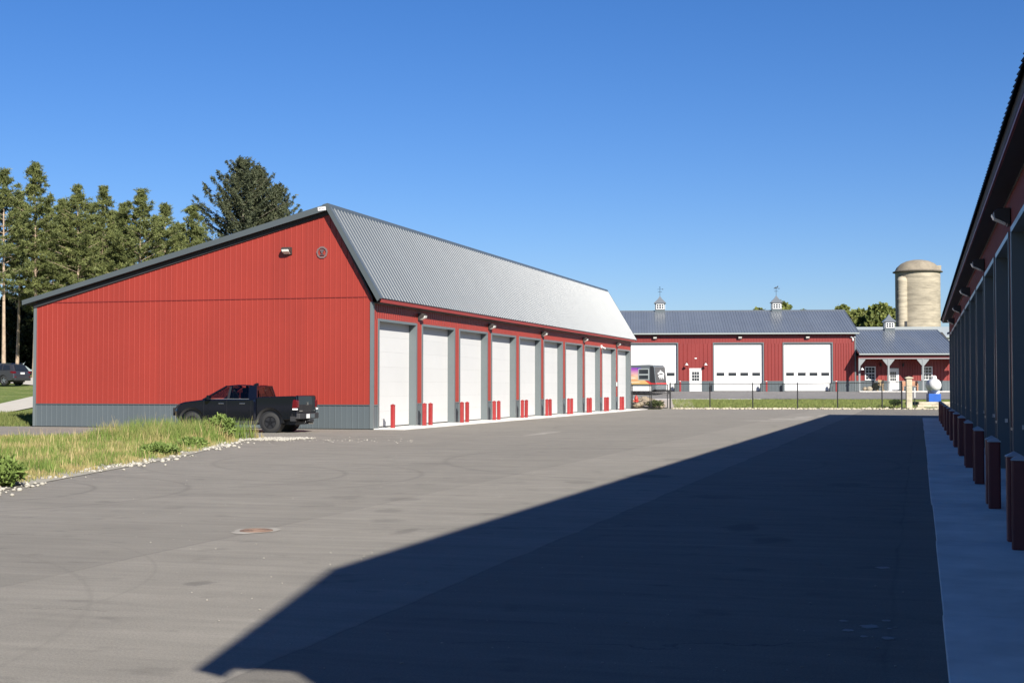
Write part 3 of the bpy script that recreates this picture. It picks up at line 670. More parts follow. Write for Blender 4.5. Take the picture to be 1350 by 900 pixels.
# ------------------------------------------------------------------ porch building
PB = empty('porch_building', FW(0, 0, E0), FA, 'low red office wing with porch posts, white windows and one cupola', 'office')
PX = 9.6
c = MB(); c.prism([(0.5, 0), (16, 0), (16, 3.3), (8.2, 5.7), (0.5, 3.4)], 0.12, PX-.12, 'x'); c.obj('wall_core', CORE, PB)
pops = [(.88, 1.84), (2.90, 3.92), (5.95, 6.92)]
sp = [(.0, .88), (1.84, 2.90), (3.92, 5.95), (6.92, PX)]
barn_wall(PB, RED, sp, .4, 0, 3.3, .95)
for a, b_ in ((.88, 1.84), (5.95, 6.92)):
    panel_run(PB, 'siding_panel', RED2, (a, .4, 0), (1, 0, 0), (0, 0, 1), (0, -1, 0), b_-a, 2.28, 3.3)
    panel_run(PB, 'wainscot_panel', GREYW, (a, .396, 0), (1, 0, 0), (0, 0, 1), (0, -1, 0), b_-a, 0, 1.04)
panel_run(PB, 'siding_panel', RED2, (2.90, .4, 0), (1, 0, 0), (0, 0, 1), (0, -1, 0), 1.02, 2.12, 3.3)
def sash_window(root, a, b_, y, z0, z1):
    f_ = MB(); t = .085
    f_.box((a, y-.05, z0), (a+t, y+.06, z1)).box((b_-t, y-.05, z0), (b_, y+.06, z1)).box((a+t, y-.052, z1-t), (b_-t, y+.06, z1)).box((a+t, y-.07, z0), (b_-t, y+.06, z0+t))
    f_.box((a+t, y-.03, (z0+z1)/2-.04), (b_-t, y+.03, (z0+z1)/2+.04))
    o = f_.obj('window', WHT, root)
    for j, (za, zb) in enumerate(((z0+t, (z0+z1)/2-.04), ((z0+z1)/2+.04, z1-t))):
        wx = (b_-a-2*t)/3; wz = (zb-za)/2
        for i in range(3):
            for k in range(2):
                MB().box((a+t+wx*i+.016, y+.01, za+wz*k+.016), (a+t+wx*(i+1)-.016, y+.03, za+wz*(k+1)-.016)).obj('pane', PANE, o)
        mu = MB()
        for i in (1, 2): mu.box((a+t+wx*i-.016, y-.012, za), (a+t+wx*i+.016, y+.04, zb))
        mu.box((a+t, y-.011, za+wz-.016), (b_-t, y+.04, za+wz+.016)); mu.obj('muntin', WHT, o)
sash_window(PB, .88, 1.84, .38, 1.04, 2.28); sash_window(PB, 5.95, 6.92, .38, 1.04, 2.28)
entry_door(PB, 2.92, 3.90, .38, 2.02)
MB().box((0, -1.62, 2.93), (PX-.1, -1.44, 3.14)).obj('porch_beam', WHTG, PB) if False else None
POSTG = mat('pale_grey_porch_paint', (0.17, 0.185, 0.19), 0.55)
MB().box((0.03, -1.60, 2.94), (PX-.15, -1.42, 3.02)).obj('porch_beam', POSTG, PB)
MB().box((0.03, -1.58, 3.022), (PX-.15, -1.42, 3.24)).obj('porch_frieze', RED2, PB)
for i, xp in enumerate((.10, 2.68, 5.72, 8.75)):
    MB().box((xp-.075, -1.58, 0.05), (xp+.075, -1.43, 2.938)).obj('porch_post', POSTG, PB)
    for s_ in (-1, 1):
        if i == 0 and s_ < 0: continue
        MB().prism([(xp+s_*.077, 2.30), (xp+s_*.077, 2.935), (xp+s_*.56, 2.935), (xp+s_*.48, 2.80)], -1.55, -1.46, 'y').obj('brace', POSTG, PB)
MB().box((0.03, -1.9, -.35), (PX+.3, .42, .055)).obj('porch_slab', CONC, PB)
gable_roof(PB, .05, 9.0, -1.8, 3.44, 8.2, 5.92, 16.3)
cupola(PB, 4.44, 8.2, 5.75, .48, 0)
goose(PB, .30, -1.45, 1.95)
for xl in (2.3, 4.3): MB().lathe([(0, 2.62), (.07, 2.6), (.09, 2.35), (.05, 2.28), (0, 2.28)], 8, (xl, .27)).obj('porch_lantern', BLK, PB)

# pale sheds beyond the wing
WS = empty('shed', FW(5, 26, E0+.22), FA, 'long low white roofed shed behind the porch wing', 'shed')
MB().prism([(0, 0), (9, 0), (9, 5.6), (4.5, 6.72), (0, 5.6)], -6, 10, 'x').obj('wall', RVW, WS)
MB().prism([(-.3, 5.56), (4.5, 6.82), (9.3, 5.56), (9.3, 5.66), (4.5, 6.93), (-.3, 5.66)], -6.3, 10.3, 'x').obj('roof', TRIMW, WS)

# ------------------------------------------------------------------ silo
sc_ = FW(13.75, 42, E0)
SI = empty('silo', sc_, FA, 'tall tan concrete silo with domed top and chute', 'silo')
rs = 2.62; nr_ = 21; hr = 14.1/nr_
rm = MB().lathe([(rs, .008), (rs, hr-.008)], 40).lathe([(rs-.015, -.008), (rs-.015, .008)], 40).mesh('concrete_ring', CONC2, True)
for i in range(nr_): inst('concrete_ring', rm, SI, (0, 0, hr*i), R(random.uniform(0, 9)))
MB().lathe([(rs-.1, 14.05), (rs+.28, 14.12), (rs+.30, 14.22), (rs+.05, 14.32)], 40).obj('rim', BARKD, SI, True)
MB().lathe([(rs+.08, 14.25), (rs*.93, 14.75), (rs*.75, 15.18), (rs*.5, 15.48), (rs*.25, 15.62), (0.01, 15.66)], 40).obj('dome', DOME, SI, True)
MB().box((rs*.72, -.3, 14.4), (rs+.1, .4, 14.95)).obj('vent_box', CONC2, SI)
ch = MB(); ch.lathe([(.62, 0), (.62, 13.1)], 16, (-2.15, -1.75)); ch.lathe([(.62, 13.1), (.45, 13.45), (0.01, 13.6)], 16, (-2.15, -1.75)); ch.obj('chute', CONC2, SI, True)
cb = MB()
for i in range(14): cb.lathe([(.623, .9*i), (.65, .9*i+.03), (.623, .9*i+.06)], 16, (-2.15, -1.75))
cb.obj('chute_band', CONC2, SI)
MB().box((-2.0, -2.42, 7.35), (-1.70, -2.30, 8.2)).obj('hatch', BLK, SI)
MB().tube((-2.8, -1.9, 0), (-2.8, -1.9, 13.2), .05, n=6).obj('pipe', BLK, SI)

# ------------------------------------------------------------------ chain-link fence and gate
def fence_e(x): return 0.0+0.12*max(0, min(1, (x+8)/8))
FY = -22.0
FE = empty('chain_link_fence', FW(0, FY, 0), FA, 'black chain link fence before the grass bank', 'fence')
posts = [-17.35, -14.32, -11.08, -7.7, -4.7, -1.38, 0.08]; FH = 1.93
for x_ in posts:
    MB().tube((x_, 0, fence_e(x_)-.2), (x_, 0, fence_e(x_)+FH+.04), .045 if x_ not in (posts[0], posts[-1]) else .06, n=8).lathe([(.065, fence_e(x_)+FH+.04), (.04, fence_e(x_)+FH+.09), (0.005, fence_e(x_)+FH+.1)], 8, (x_, 0)).obj('post', BLK, FE)
for a, b_ in zip(posts[:-1], posts[1:]):
    MB().tube((a+.05, 0, fence_e(a)+FH), (b_-.05, 0, fence_e(b_)+FH), .026, n=6).obj('top_rail', BLK, FE)
def link_mesh(parent, a, b_, z0, z1, y=0.0, s=.062, wd=.0045):
    mb = MB(); H = z1-z0; L_ = b_-a
    for sg in (1, -1):
        k = -H if sg > 0 else 0.0
        while k < L_+(0 if sg > 0 else H):
            if sg > 0: t0 = max(0, -k); t1 = min(H, L_-k); p = (a+k+t0, z0+t0); q = (a+k+t1, z0+t1)
            else: t0 = max(0, k-L_); t1 = min(H, k); p = (a+k-t0, z0+t0); q = (a+k-t1, z0+t1)
            if t1 > t0+.01:
                mb.add([(p[0]-wd/2, y+sg*.002, p[1]), (p[0]+wd/2, y+sg*.002, p[1]), (q[0]+wd/2, y+sg*.002, q[1]), (q[0]-wd/2, y+sg*.002, q[1])], [(0, 1, 2, 3)])
            k += s*1.414
    return mb.obj('link_mesh', BLK, parent)
for a, b_ in zip(posts[:-1], posts[1:]): link_mesh(FE, a, b_, fence_e((a+b_)/2)+.06, fence_e((a+b_)/2)+FH)
GT = empty('fence_gate', FW(0, FY, 0), FA, 'black double leaf chain link gate beside the storage building corner', 'gate')
for a, b_ in ((-20.28, -18.86), (-18.80, -17.52)):
    g = MB()
    for x_ in (a+.03, b_-.03): g.tube((x_, 0, .08), (x_, 0, 1.9), .035, n=8)
    for z_ in (.1, 1.22, 1.88): g.tube((a+.03, 0, z_), (b_-.03, 0, z_), .028 if z_ != 1.22 else .022, n=6)
    g.obj('gate_leaf', BLK, GT); link_mesh(GT, a+.05, b_-.05, .1, 1.88)
MB().tube((-20.36, 0, -.2), (-20.36, 0, 2.0), .06, n=8).obj('gate_post', BLK, GT)
MB().box((-17.5, -.05, 1.15), (-17.3, .05, 1.4)).obj('latch', BLK, GT)

# ------------------------------------------------------------------ far bits: bollards, pillar, blocks, tank, bench, barrel
pf = None
for x_, lab in ((-15.93, 'small red bollard with pale cap right of the trailer by the far barn'), (-8.11, 'small red bollard with pale cap between the middle and right far barn doors'), (-1.84, 'small red bollard with pale cap at the right edge of the last far barn door')):
    p_ = FW(x_, -.7, E0)
    if pf is None:
        pf = bollard(BOLR, WHT, 0); o = pf
    else: o = copy_tree(pf)
    o.location = p_; o.rotation_euler = (0, 0, FA); tag(o, lab, 'bollard', 'red bollards before the far barn doors')
gb = None
for x_, lab in ((-16.35, 'low grey bollard at the right edge of the far barn door behind the trailer'), (-12.95, 'dark post by the left jamb of the middle far barn door'), (-8.55, 'low grey post at the right foot of the middle far barn door'), (-6.55, 'low grey post at the left foot of the right far barn door'), (-2.3, 'low grey post at the right foot of the right far barn door')):
    p_ = FW(x_, -.35, E0)
    if gb is None:
        gb = MB().tube((0, 0, 0), (0, 0, .72), .12, n=12).lathe([(.12, .72), (.08, .78), (.01, .80)], 12).obj('door_guard', GREYW); o = gb
    else: o = gb.copy(); COL.objects.link(o)
    o.location = p_; tag(o, lab, 'guard post', 'guard posts before the far barn doors')
PI = empty('gate_pillar', FW(.62, FY, .1), FA, 'pale stone gate pillar with flat capstone at the fence end', 'pillar')
for i in range(4): MB().box((-.21, -.21, .56*i+.006), (.21, .21, .56*(i+1)-.006)).obj('stone_block', STONE, PI, bevel=.02)
MB().add([(-.29, -.29, 2.24), (.29, -.29, 2.24), (.29, .29, 2.24), (-.29, .29, 2.24), (-.29, -.29, 2.31), (.29, -.29, 2.31), (.29, .29, 2.31), (-.29, .29, 2.31), (0, 0, 2.40)], [(3, 2, 1, 0), (0, 1, 5, 4), (1, 2, 6, 5), (2, 3, 7, 6), (3, 0, 4, 7), (4, 5, 8), (5, 6, 8), (6, 7, 8), (7, 4, 8)]).obj('capstone', STONE, PI)
SW = empty('stone_wall', FW(1.0, FY-.1, -.02), FA, 'low dry wall of limestone blocks right of the gate pillar', 'stone wall')
random.seed(3)
for row in range(3):
    x_ = 0.1+.1*row
    while x_ < 4.6:
        l_ = random.uniform(.35, 1.3) if row < 2 else random.uniform(.9, 1.6)
        if random.random() > (.12 if row < 2 else .1):
            h = .2
            MB().box((x_, -.25+random.uniform(-.08, .08), h*row+.004), (x_+l_-.02, .25+random.uniform(-.08, .05), h*(row+1)-.006)).obj('stone', STONE, SW, bevel=.02)
        x_ += l_
tk = empty('propane_tank', FW(3.42, -17.2, 0.66), FA+R(-90)-R(8), 'white propane tank seen end on, above a blue base', 'tank')
prof = [(-2.3, .02), (-2.25, .25), (-2.1, .45), (-1.85, .59), (-1.6, .64), (1.6, .64), (1.85, .59), (2.1, .45), (2.25, .25), (2.3, .02)]
tb = MB().lathe([(r_, x_) for x_, r_ in prof], 28); tb.v = [(c_, a_, b_+1.42) for a_, b_, c_ in tb.v]; tb.obj('tank_shell', WHT, tk, True)
MB().lathe([(.0, 2.36), (.16, 2.33), (.22, 2.22), (.23, 2.02)], 16, (1.9-.6, 0)).obj('valve_dome', WHT, tk, True)
for x_ in (-1.2, 1.2): MB().prism([(-.42, .35), (.42, .35), (.5, .95), (0.3, .80), (-.3, .80), (-.5, .95)], x_-.09, x_+.09, 'x').obj('saddle', WHT, tk)
tk.scale = (.82, .82, .82)
bp_ = MB().box((-2.0, -.56, -.55), (2.0, .56, .62)).obj('base', BLUE, tk, bevel=.03)
MB().tube((0, 0, -.1), (0, 0, .62), .04, n=8).obj('marker_post', BLK, loc=FW(1.72, -18.5, .22)); mp_ = COL.objects[-1] if False else bpy.data.objects['marker_post']
MB().tube((0, 0, .62), (0, 0, 1.42), .042, n=8).obj('post_sleeve', WHT, mp_)
tag(mp_, 'thin post with white upper sleeve right of the gate pillar', 'post')
bn = empty('bench', FW(4.65, -.95, E0+.055), FA, 'reddish wooden bench on the porch behind the gate pillar', 'bench')
for i in range(3): MB().box((-.75, -.3+.17*i, .42), (.75, -.16+.17*i, .46)).obj('seat_slat', WOODB, bn)
for i in range(3): MB().box((-.75, .22, .52+.13*i), (.75, .25, .63+.13*i)).obj('back_slat', WOODB, bn)
for x_ in (-.68, .60):
    MB().box((x_, -.3, 0), (x_+.08, -.22, .62)).obj('leg', WOODB, bn); MB().box((x_, .14, 0), (x_+.08, .22, .92)).obj('leg', WOODB, bn)
    MB().box((x_-.01, -.32, .622), (x_+.09, .14, .66)).obj('armrest', WOODB, bn)
rk = empty('rocking_chair', FW(2.05, -1.0, E0+.055), FA+R(-20), 'rustic light wood chair left of the porch door', 'chair')
for x_ in (-.27, .22):
    MB().prism([(-.5, .10), (-.3, .03), (0, 0), (.3, .03), (.5, .12), (.3, .08), (0, .05), (-.3, .08)], x_, x_+.05, 'x').obj('rocker', WOODL, rk)
    MB().box((x_, -.28, .08), (x_+.05, -.23, .62)).obj('leg', WOODL, rk); MB().box((x_, .20, .08), (x_+.05, .25, 1.05)).obj('leg', WOODL, rk)
    MB().box((x_-.01, -.32, .622), (x_+.06, .198, .66)).obj('armrest', WOODL, rk)
for i in range(4): MB().box((-.22, -.25+.12*i, .40), (.22, -.15+.12*i, .43)).obj('seat_slat', WOODL, rk)
for i in range(4): MB().box((-.2+.105*i, .215, .46), (-.12+.105*i, .24, 1.0)).obj('back_slat', WOODL, rk)
def blob(n, r, seed, flat=.8, jit=.25):
    rr = np.random.default_rng(seed)
    t = (1+5**.5)/2
    V = np.array([(-1, t, 0), (1, t, 0), (-1, -t, 0), (1, -t, 0), (0, -1, t), (0, 1, t), (0, -1, -t), (0, 1, -t), (t, 0, -1), (t, 0, 1), (-t, 0, -1), (-t, 0, 1)])/np.sqrt(1+t*t)
    F = np.array([(0, 11, 5), (0, 5, 1), (0, 1, 7), (0, 7, 10), (0, 10, 11), (1, 5, 9), (5, 11, 4), (11, 10, 2), (10, 7, 6), (7, 1, 8), (3, 9, 4), (3, 4, 2), (3, 2, 6), (3, 6, 8), (3, 8, 9), (4, 9, 5), (2, 4, 11), (6, 2, 10), (8, 6, 7), (9, 8, 1)])
    V = V*(1+rr.uniform(-jit, jit, (12, 1)))*np.array([1, 1, flat])*r
    return V, F
def scatter_stones(name, P, Rr, m, label, flat=.7):
    Vs = []; Fs = []; k = 0
    for i, (p, r_) in enumerate(zip(P, Rr)):
        V, F = blob(1, r_, int(i*7+len(P)), flat); a = rng.uniform(0, 6.28); c, s_ = math.cos(a), math.sin(a)
        V = V@np.array([[c, s_, 0], [-s_, c, 0], [0, 0, 1]]); V = V*np.array([rng.uniform(.7, 1.4), 1, 1])
        Vs.append(V+np.array(p)); Fs.append(F+k); k += 12
    o = npmesh(name, np.concatenate(Vs), np.concatenate(Fs), m); return tag(o, label, kind='stuff')
for (x_, y_, r_, sd, lab) in ((1.02, -1.25, .36, 4, 'pale round boulder at the left end of the porch'), (.62, -1.15, .28, 9, 'small mottled boulder by the porch corner post')):
    V, F = blob(1, r_, sd, .85, .12); o = npmesh('boulder', V, F, ROCKB if sd == 9 else CONC2); o.location = FW(x_, y_, E0+.25)
    sb = o.modifiers.new('s', 'SUBSURF'); sb.levels = 1; sb.render_levels = 2; tag(o, lab, 'boulder')

# riprap along the fence and rocks at the gate
P = []; Q = []
for i in range(420):
    x_ = rng.uniform(-17.2, 3.5); y_ = FY+rng.uniform(-.75, .45); p = FW(x_, y_, 0); P.append((p.x, p.y, ez(p.x, p.y)+.02)); Q.append(rng.uniform(.05, .17))
scatter_stones('riprap', P, Q, STONE, 'pale rubble stones along the foot of the chain link fence')
P = []; Q = []
for i in range(150):
    x_ = rng.uniform(-20.2, -17.9); y_ = rng.uniform(FY+.6, FY+6.0); p = FW(x_, y_, 0); P.append((p.x, p.y, ez(p.x, p.y)+.05+.35*max(0, 1-abs(x_+19.3)/1.2))); Q.append(rng.uniform(.12, .34))
scatter_stones('rock_bank', P, Q, ROCKB, 'brown rocks heaped on the bank behind the gate')
hy = empty('fire_hydrant', FW(-19.95, FY+1.2, ez(*FW(-19.95, FY+1.2)[:2])), FA, 'red fire hydrant among rocks behind the gate', 'hydrant')
MB().lathe([(0.01, 0), (.17, 0), (.17, .05), (.12, .06), (.11, .62), (.16, .64), (.16, .70), (.13, .72), (.12, .82), (.06, .92), (.03, .94), (.03, 1.0), (0.005, 1.0)], 16).obj('barrel', HYD, hy, True)
for d in ((1, 0), (-1, 0), (0, -1)): MB().tube((d[0]*.1, d[1]*.1, .52), (d[0]*.21, d[1]*.21, .52), .065, .07, 10).obj('hose_cap', HYD, hy)

# ------------------------------------------------------------------ travel trailer
TR = empty('travel_trailer', FW(-18.35, -7.2, E0-.33), FA+R(-25), 'grey travel trailer with sunset graphics and white animal emblem on its end', 'trailer')
# local x to the right (its end), y away, side faces -y
LT, WT = 5.6, 2.3
side = [(-LT, .45), (-LT, 2.50), (-LT+.1, 2.60), (-.55, 2.70), (-.18, 2.66), (-.02, 2.50), (.14, 1.0), (.10, .62), (-.25, .42)]
b = MB(); b.prism(side, 0, WT, 'y'); b.obj('body', RVG2, TR, bevel=.04)
def side_poly(pts, m, nm, d=.004): return MB().prism(pts, -d, -.001, 'y').obj(nm, m, TR)
def sunset_mat():
    m = bpy.data.materials.new('sunset_decal'); m.use_nodes = True; n = m.node_tree; L = n.links; b = n.nodes['Principled BSDF']; b.inputs['Roughness'].default_value = .35
    tc = n.nodes.new('ShaderNodeTexCoord'); sp_ = n.nodes.new('ShaderNodeSeparateXYZ'); L.new(tc.outputs['Object'], sp_.inputs[0])
    mr = n.nodes.new('ShaderNodeMapRange'); mr.inputs['From Min'].default_value = .85; mr.inputs['From Max'].default_value = 2.45; L.new(sp_.outputs[2], mr.inputs['Value'])
    r = n.nodes.new('ShaderNodeValToRGB'); e = r.color_ramp.elements
    e[0].position = 0; e[0].color = (.48, .30, .07, 1); e[1].position = 1; e[1].color = (.16, .05, .30, 1)
    for p_, c_ in ((.3, (.55, .36, .17, 1)), (.55, (.58, .38, .27, 1)), (.75, (.45, .22, .33, 1)), (.88, (.30, .08, .34, 1))):
        q = e.new(p_); q.color = c_
    L.new(mr.outputs[0], r.inputs[0]); L.new(r.outputs[0], b.inputs['Base Color']); return m
side_poly([(-LT+.05, .95), (-LT+.05, 2.46), (-1.72, 2.46), (-.95, 1.35), (-.42, .98), (-.40, .95)], sunset_mat(), 'sunset_graphic', .005)
side_poly([(-1.72, 2.46), (-1.35, 2.46), (-1.12, 2.0), (-.95, 1.35)], mat('rv_violet_decal', (.10, .05, .30), .35), 'violet_stripe', .006)
side_poly([(-1.34, 2.46), (-.45, 2.46), (-.45, 1.02), (-.95, 1.36), (-1.11, 2.0)], RVG2, 'grey_side_panel', .005)
side_poly([(-.95, 1.35), (-.40, .95), (.11, .95), (.12, 1.08), (-.30, 1.1), (-.62, 1.28)], RVR, 'red_stripe', .008)
side_poly([(-.44, 2.62), (-.20, 2.60), (-.06, 2.45), (.08, 1.09), (-.30, 1.11), (-.44, 1.18)], RVG, 'front_corner', .007)
MB().prism([(-LT, 2.51), (-.2, 2.55), (-.2, 2.66), (-LT, 2.60)], -.012, -.001, 'y').obj('roof_rail', RVG2, TR)
wf = MB().box((-1.56, -.02, 1.36), (-.52, -.006, 2.36)).obj('window', TRIMW, TR)
MB().box((-1.48, -.028, 1.90), (-.60, -.021, 2.28)).obj('pane', PANE, wf); MB().box((-1.48, -.028, 1.44), (-.60, -.021, 1.78)).obj('pane', PANE, wf)
for i, zz in enumerate((1.12, 1.3, 1.5, 1.75)): side_poly([(-3.2-.2*i, zz), (-1.35-.2*i, zz+.02), (-1.5-.2*i, zz+.05), (-3.0-.2*i, zz+.045)], RVR if i % 2 else RVW, 'cloud_streak', .009+.0006*i)
MB().box((-LT+.1, -.03, .40), (-.3, .0, .82)).obj('skirt', RVW, TR)
# end cap
ep = [(-.02, 2.50), (.14, 1.0)]
n_ = Vector((ep[0][1]-ep[1][1], 0, ep[1][0]-ep[0][0])).normalized()
def end_pt(y, z, off=.006):
    t = (2.50-z)/1.5; return (-.02+.16*t+n_.x*off, y, z+n_.z*off)
def end_poly(yz, m, nm, off): 
    k = len(yz); return MB().add([end_pt(y, z, off) for y, z in yz]+[end_pt(y, z, .0005) for y, z in yz], [tuple(range(k))]+[(i, (i+1) % k, (i+1) % k+k, i+k) for i in range(k)]).obj(nm, m, TR)
end_poly([(.04, 1.12), (WT-.04, 1.12), (WT-.06, 2.48), (.06, 2.48)], RVG, 'end_cap', .006)
end_poly([(.04, 1.0), (WT-.04, 1.0), (WT-.04, 1.11), (.04, 1.11)], RVR, 'red_band', .008)
MB().box((-.1, .05, .5), (.15, WT-.05, .95)).obj('lower_cap', RVG2, TR, bevel=.05)
end_poly([(.5, 1.95), (.85, 2.05), (1.05, 2.12), (1.2, 2.25), (1.4, 2.13), (1.8, 2.02), (1.95, 1.88), (1.85, 1.82), (1.55, 1.93), (1.2, 1.98), (.9, 1.9), (.65, 1.84)], WHT, 'emblem_ridge', .012)
end_poly([(.62, 1.70), (.85, 1.80), (1.15, 1.84), (1.5, 1.80), (1.75, 1.86), (1.88, 1.75), (1.72, 1.68), (1.78, 1.52), (1.68, 1.42), (1.58, 1.58), (1.42, 1.60), (1.36, 1.44), (1.25, 1.42), (1.28, 1.62), (1.05, 1.60), (.95, 1.44), (.84, 1.46), (.9, 1.62), (.72, 1.60)], WHT, 'emblem_animal', .012)
for x_ in (-2.4, -3.3):
    w = MB().tube((x_, .02, .36), (x_, .22, .36), .35, n=20).obj('wheel', TYRE, TR); MB().tube((x_, .01, .36), (x_, .019, .36), .2, n=16).obj('rim', RIMS, w)
MB().box((-LT, .3, .3), (.1, WT-.3, .44)).obj('chassis', BLK, TR)
MB().tube((.0, .3, .45), (1.1, WT/2, .45), .05, n=6).tube((.0, WT-.3, .45), (1.1, WT/2, .45), .05, n=6).tube((1.0, WT/2, 0), (1.0, WT/2, .7), .05, n=8).obj('hitch', BLK, TR)

# ------------------------------------------------------------------ vehicles
def arc(cx, cz, r_, a0, a1, n): return [(cx+r_*math.cos(R(a0+(a1-a0)*i/n)), cz+r_*math.sin(R(a0+(a1-a0)*i/n))) for i in range(n+1)]
def layered(outline, layers, name, m, parent, bevel=0):
    """outline (x,z) repeated at several y with an inset factor towards its centre"""
    n = len(outline); cx = sum(p[0] for p in outline)/n; cz = sum(p[1] for p in outline)/n
    mb = MB(); vs = []
    for y, fx, fz, dz in layers:
        for x_, z_ in outline: vs.append((cx+(x_-cx)*fx, y, cz+(z_-cz)*fz+dz))
    fs = []
    for k in range(len(layers)-1):
        for i in range(n): fs.append((k*n+i, k*n+(i+1) % n, (k+1)*n+(i+1) % n, (k+1)*n+i))
    fs.append(tuple(range(n-1, -1, -1))); L_ = len(layers)-1
    fs.append(tuple(L_*n+i for i in range(n)))
    mb.add(vs, fs); return mb.obj(name, m, parent, bevel=bevel)
def loft_cabin(st, name, m, parent):
    """st: (x, z, halfwidth) points of the glasshouse: lower ring then upper ring"""
    lo, up = st; n = len(lo); mb = MB()
    vs = [(x, -w, z) for x, z, w in lo]+[(x, w, z) for x, z, w in reversed(lo)]+[(x, -w, z) for x, z, w in up]+[(x, w, z) for x, z, w in reversed(up)]
    k = 2*n; mb.add(vs, [(i, (i+1) % k, (i+1) % k+k, i+k) for i in range(k)]+[tuple(range(k, 2*k)), tuple(range(k-1, -1, -1))])
    return mb.obj(name, m, parent, bevel=.05)
def wheel(parent, x, y, r_, out, rim_m, wdt=.24, spokes=5):
    """out = -1: outer face towards -y"""
    w = MB(); y0, y1 = (y, y+wdt) if out < 0 else (y-wdt, y)
    pr = [(r_*.62, 0), (r_*.90, 0), (r_*.985, .03), (r_, .07), (r_, wdt-.07), (r_*.985, wdt-.03), (r_*.9, wdt), (r_*.62, wdt)]
    w.lathe(pr, 36); w.v = [(a+x, y0+c, b+r_) for a, b, c in w.v]
    root = MB().lathe([(.005, .05), (r_*.60, .05), (r_*.60, wdt-.05), (.005, wdt-.05)], 28)
    root.v = [(a+x, y0+c, b+r_) for a, b, c in root.v]
    o = root.obj('wheel', BLK, parent); w.obj('tyre', TYRE, o, True)
    rm_ = MB(); yo = y0+.012 if out < 0 else y1-.012; yi = yo+.05*(-out)
    rr = MB().lathe([(r_*.66, 0), (r_*.66, .03), (r_*.58, .035), (r_*.57, 0)], 28)
    rr.v = [(a+x, yo-out*c*1.0, b+r_) for a, b, c in rr.v]
    rm_.v, rm_.f = rr.v, rr.f
    for k in range(spokes):
        a = 2*math.pi*k/spokes+.3; ca, sa = math.cos(a), math.sin(a)
        pts = [(r_*.10, -r_*.10), (r_*.60, -r_*.06), (r_*.60, r_*.06), (r_*.10, r_*.10)]
        rm_.prism([(x+p*ca-q*sa, r_+p*sa+q*ca) for p, q in pts], min(yo, yi-out*-0.02), max(yo, yi), 'y')
    rm_.tube((x, yo, r_), (x, yi, r_), r_*.16, n=14); rm_.obj('rim', rim_m, o)
    return o

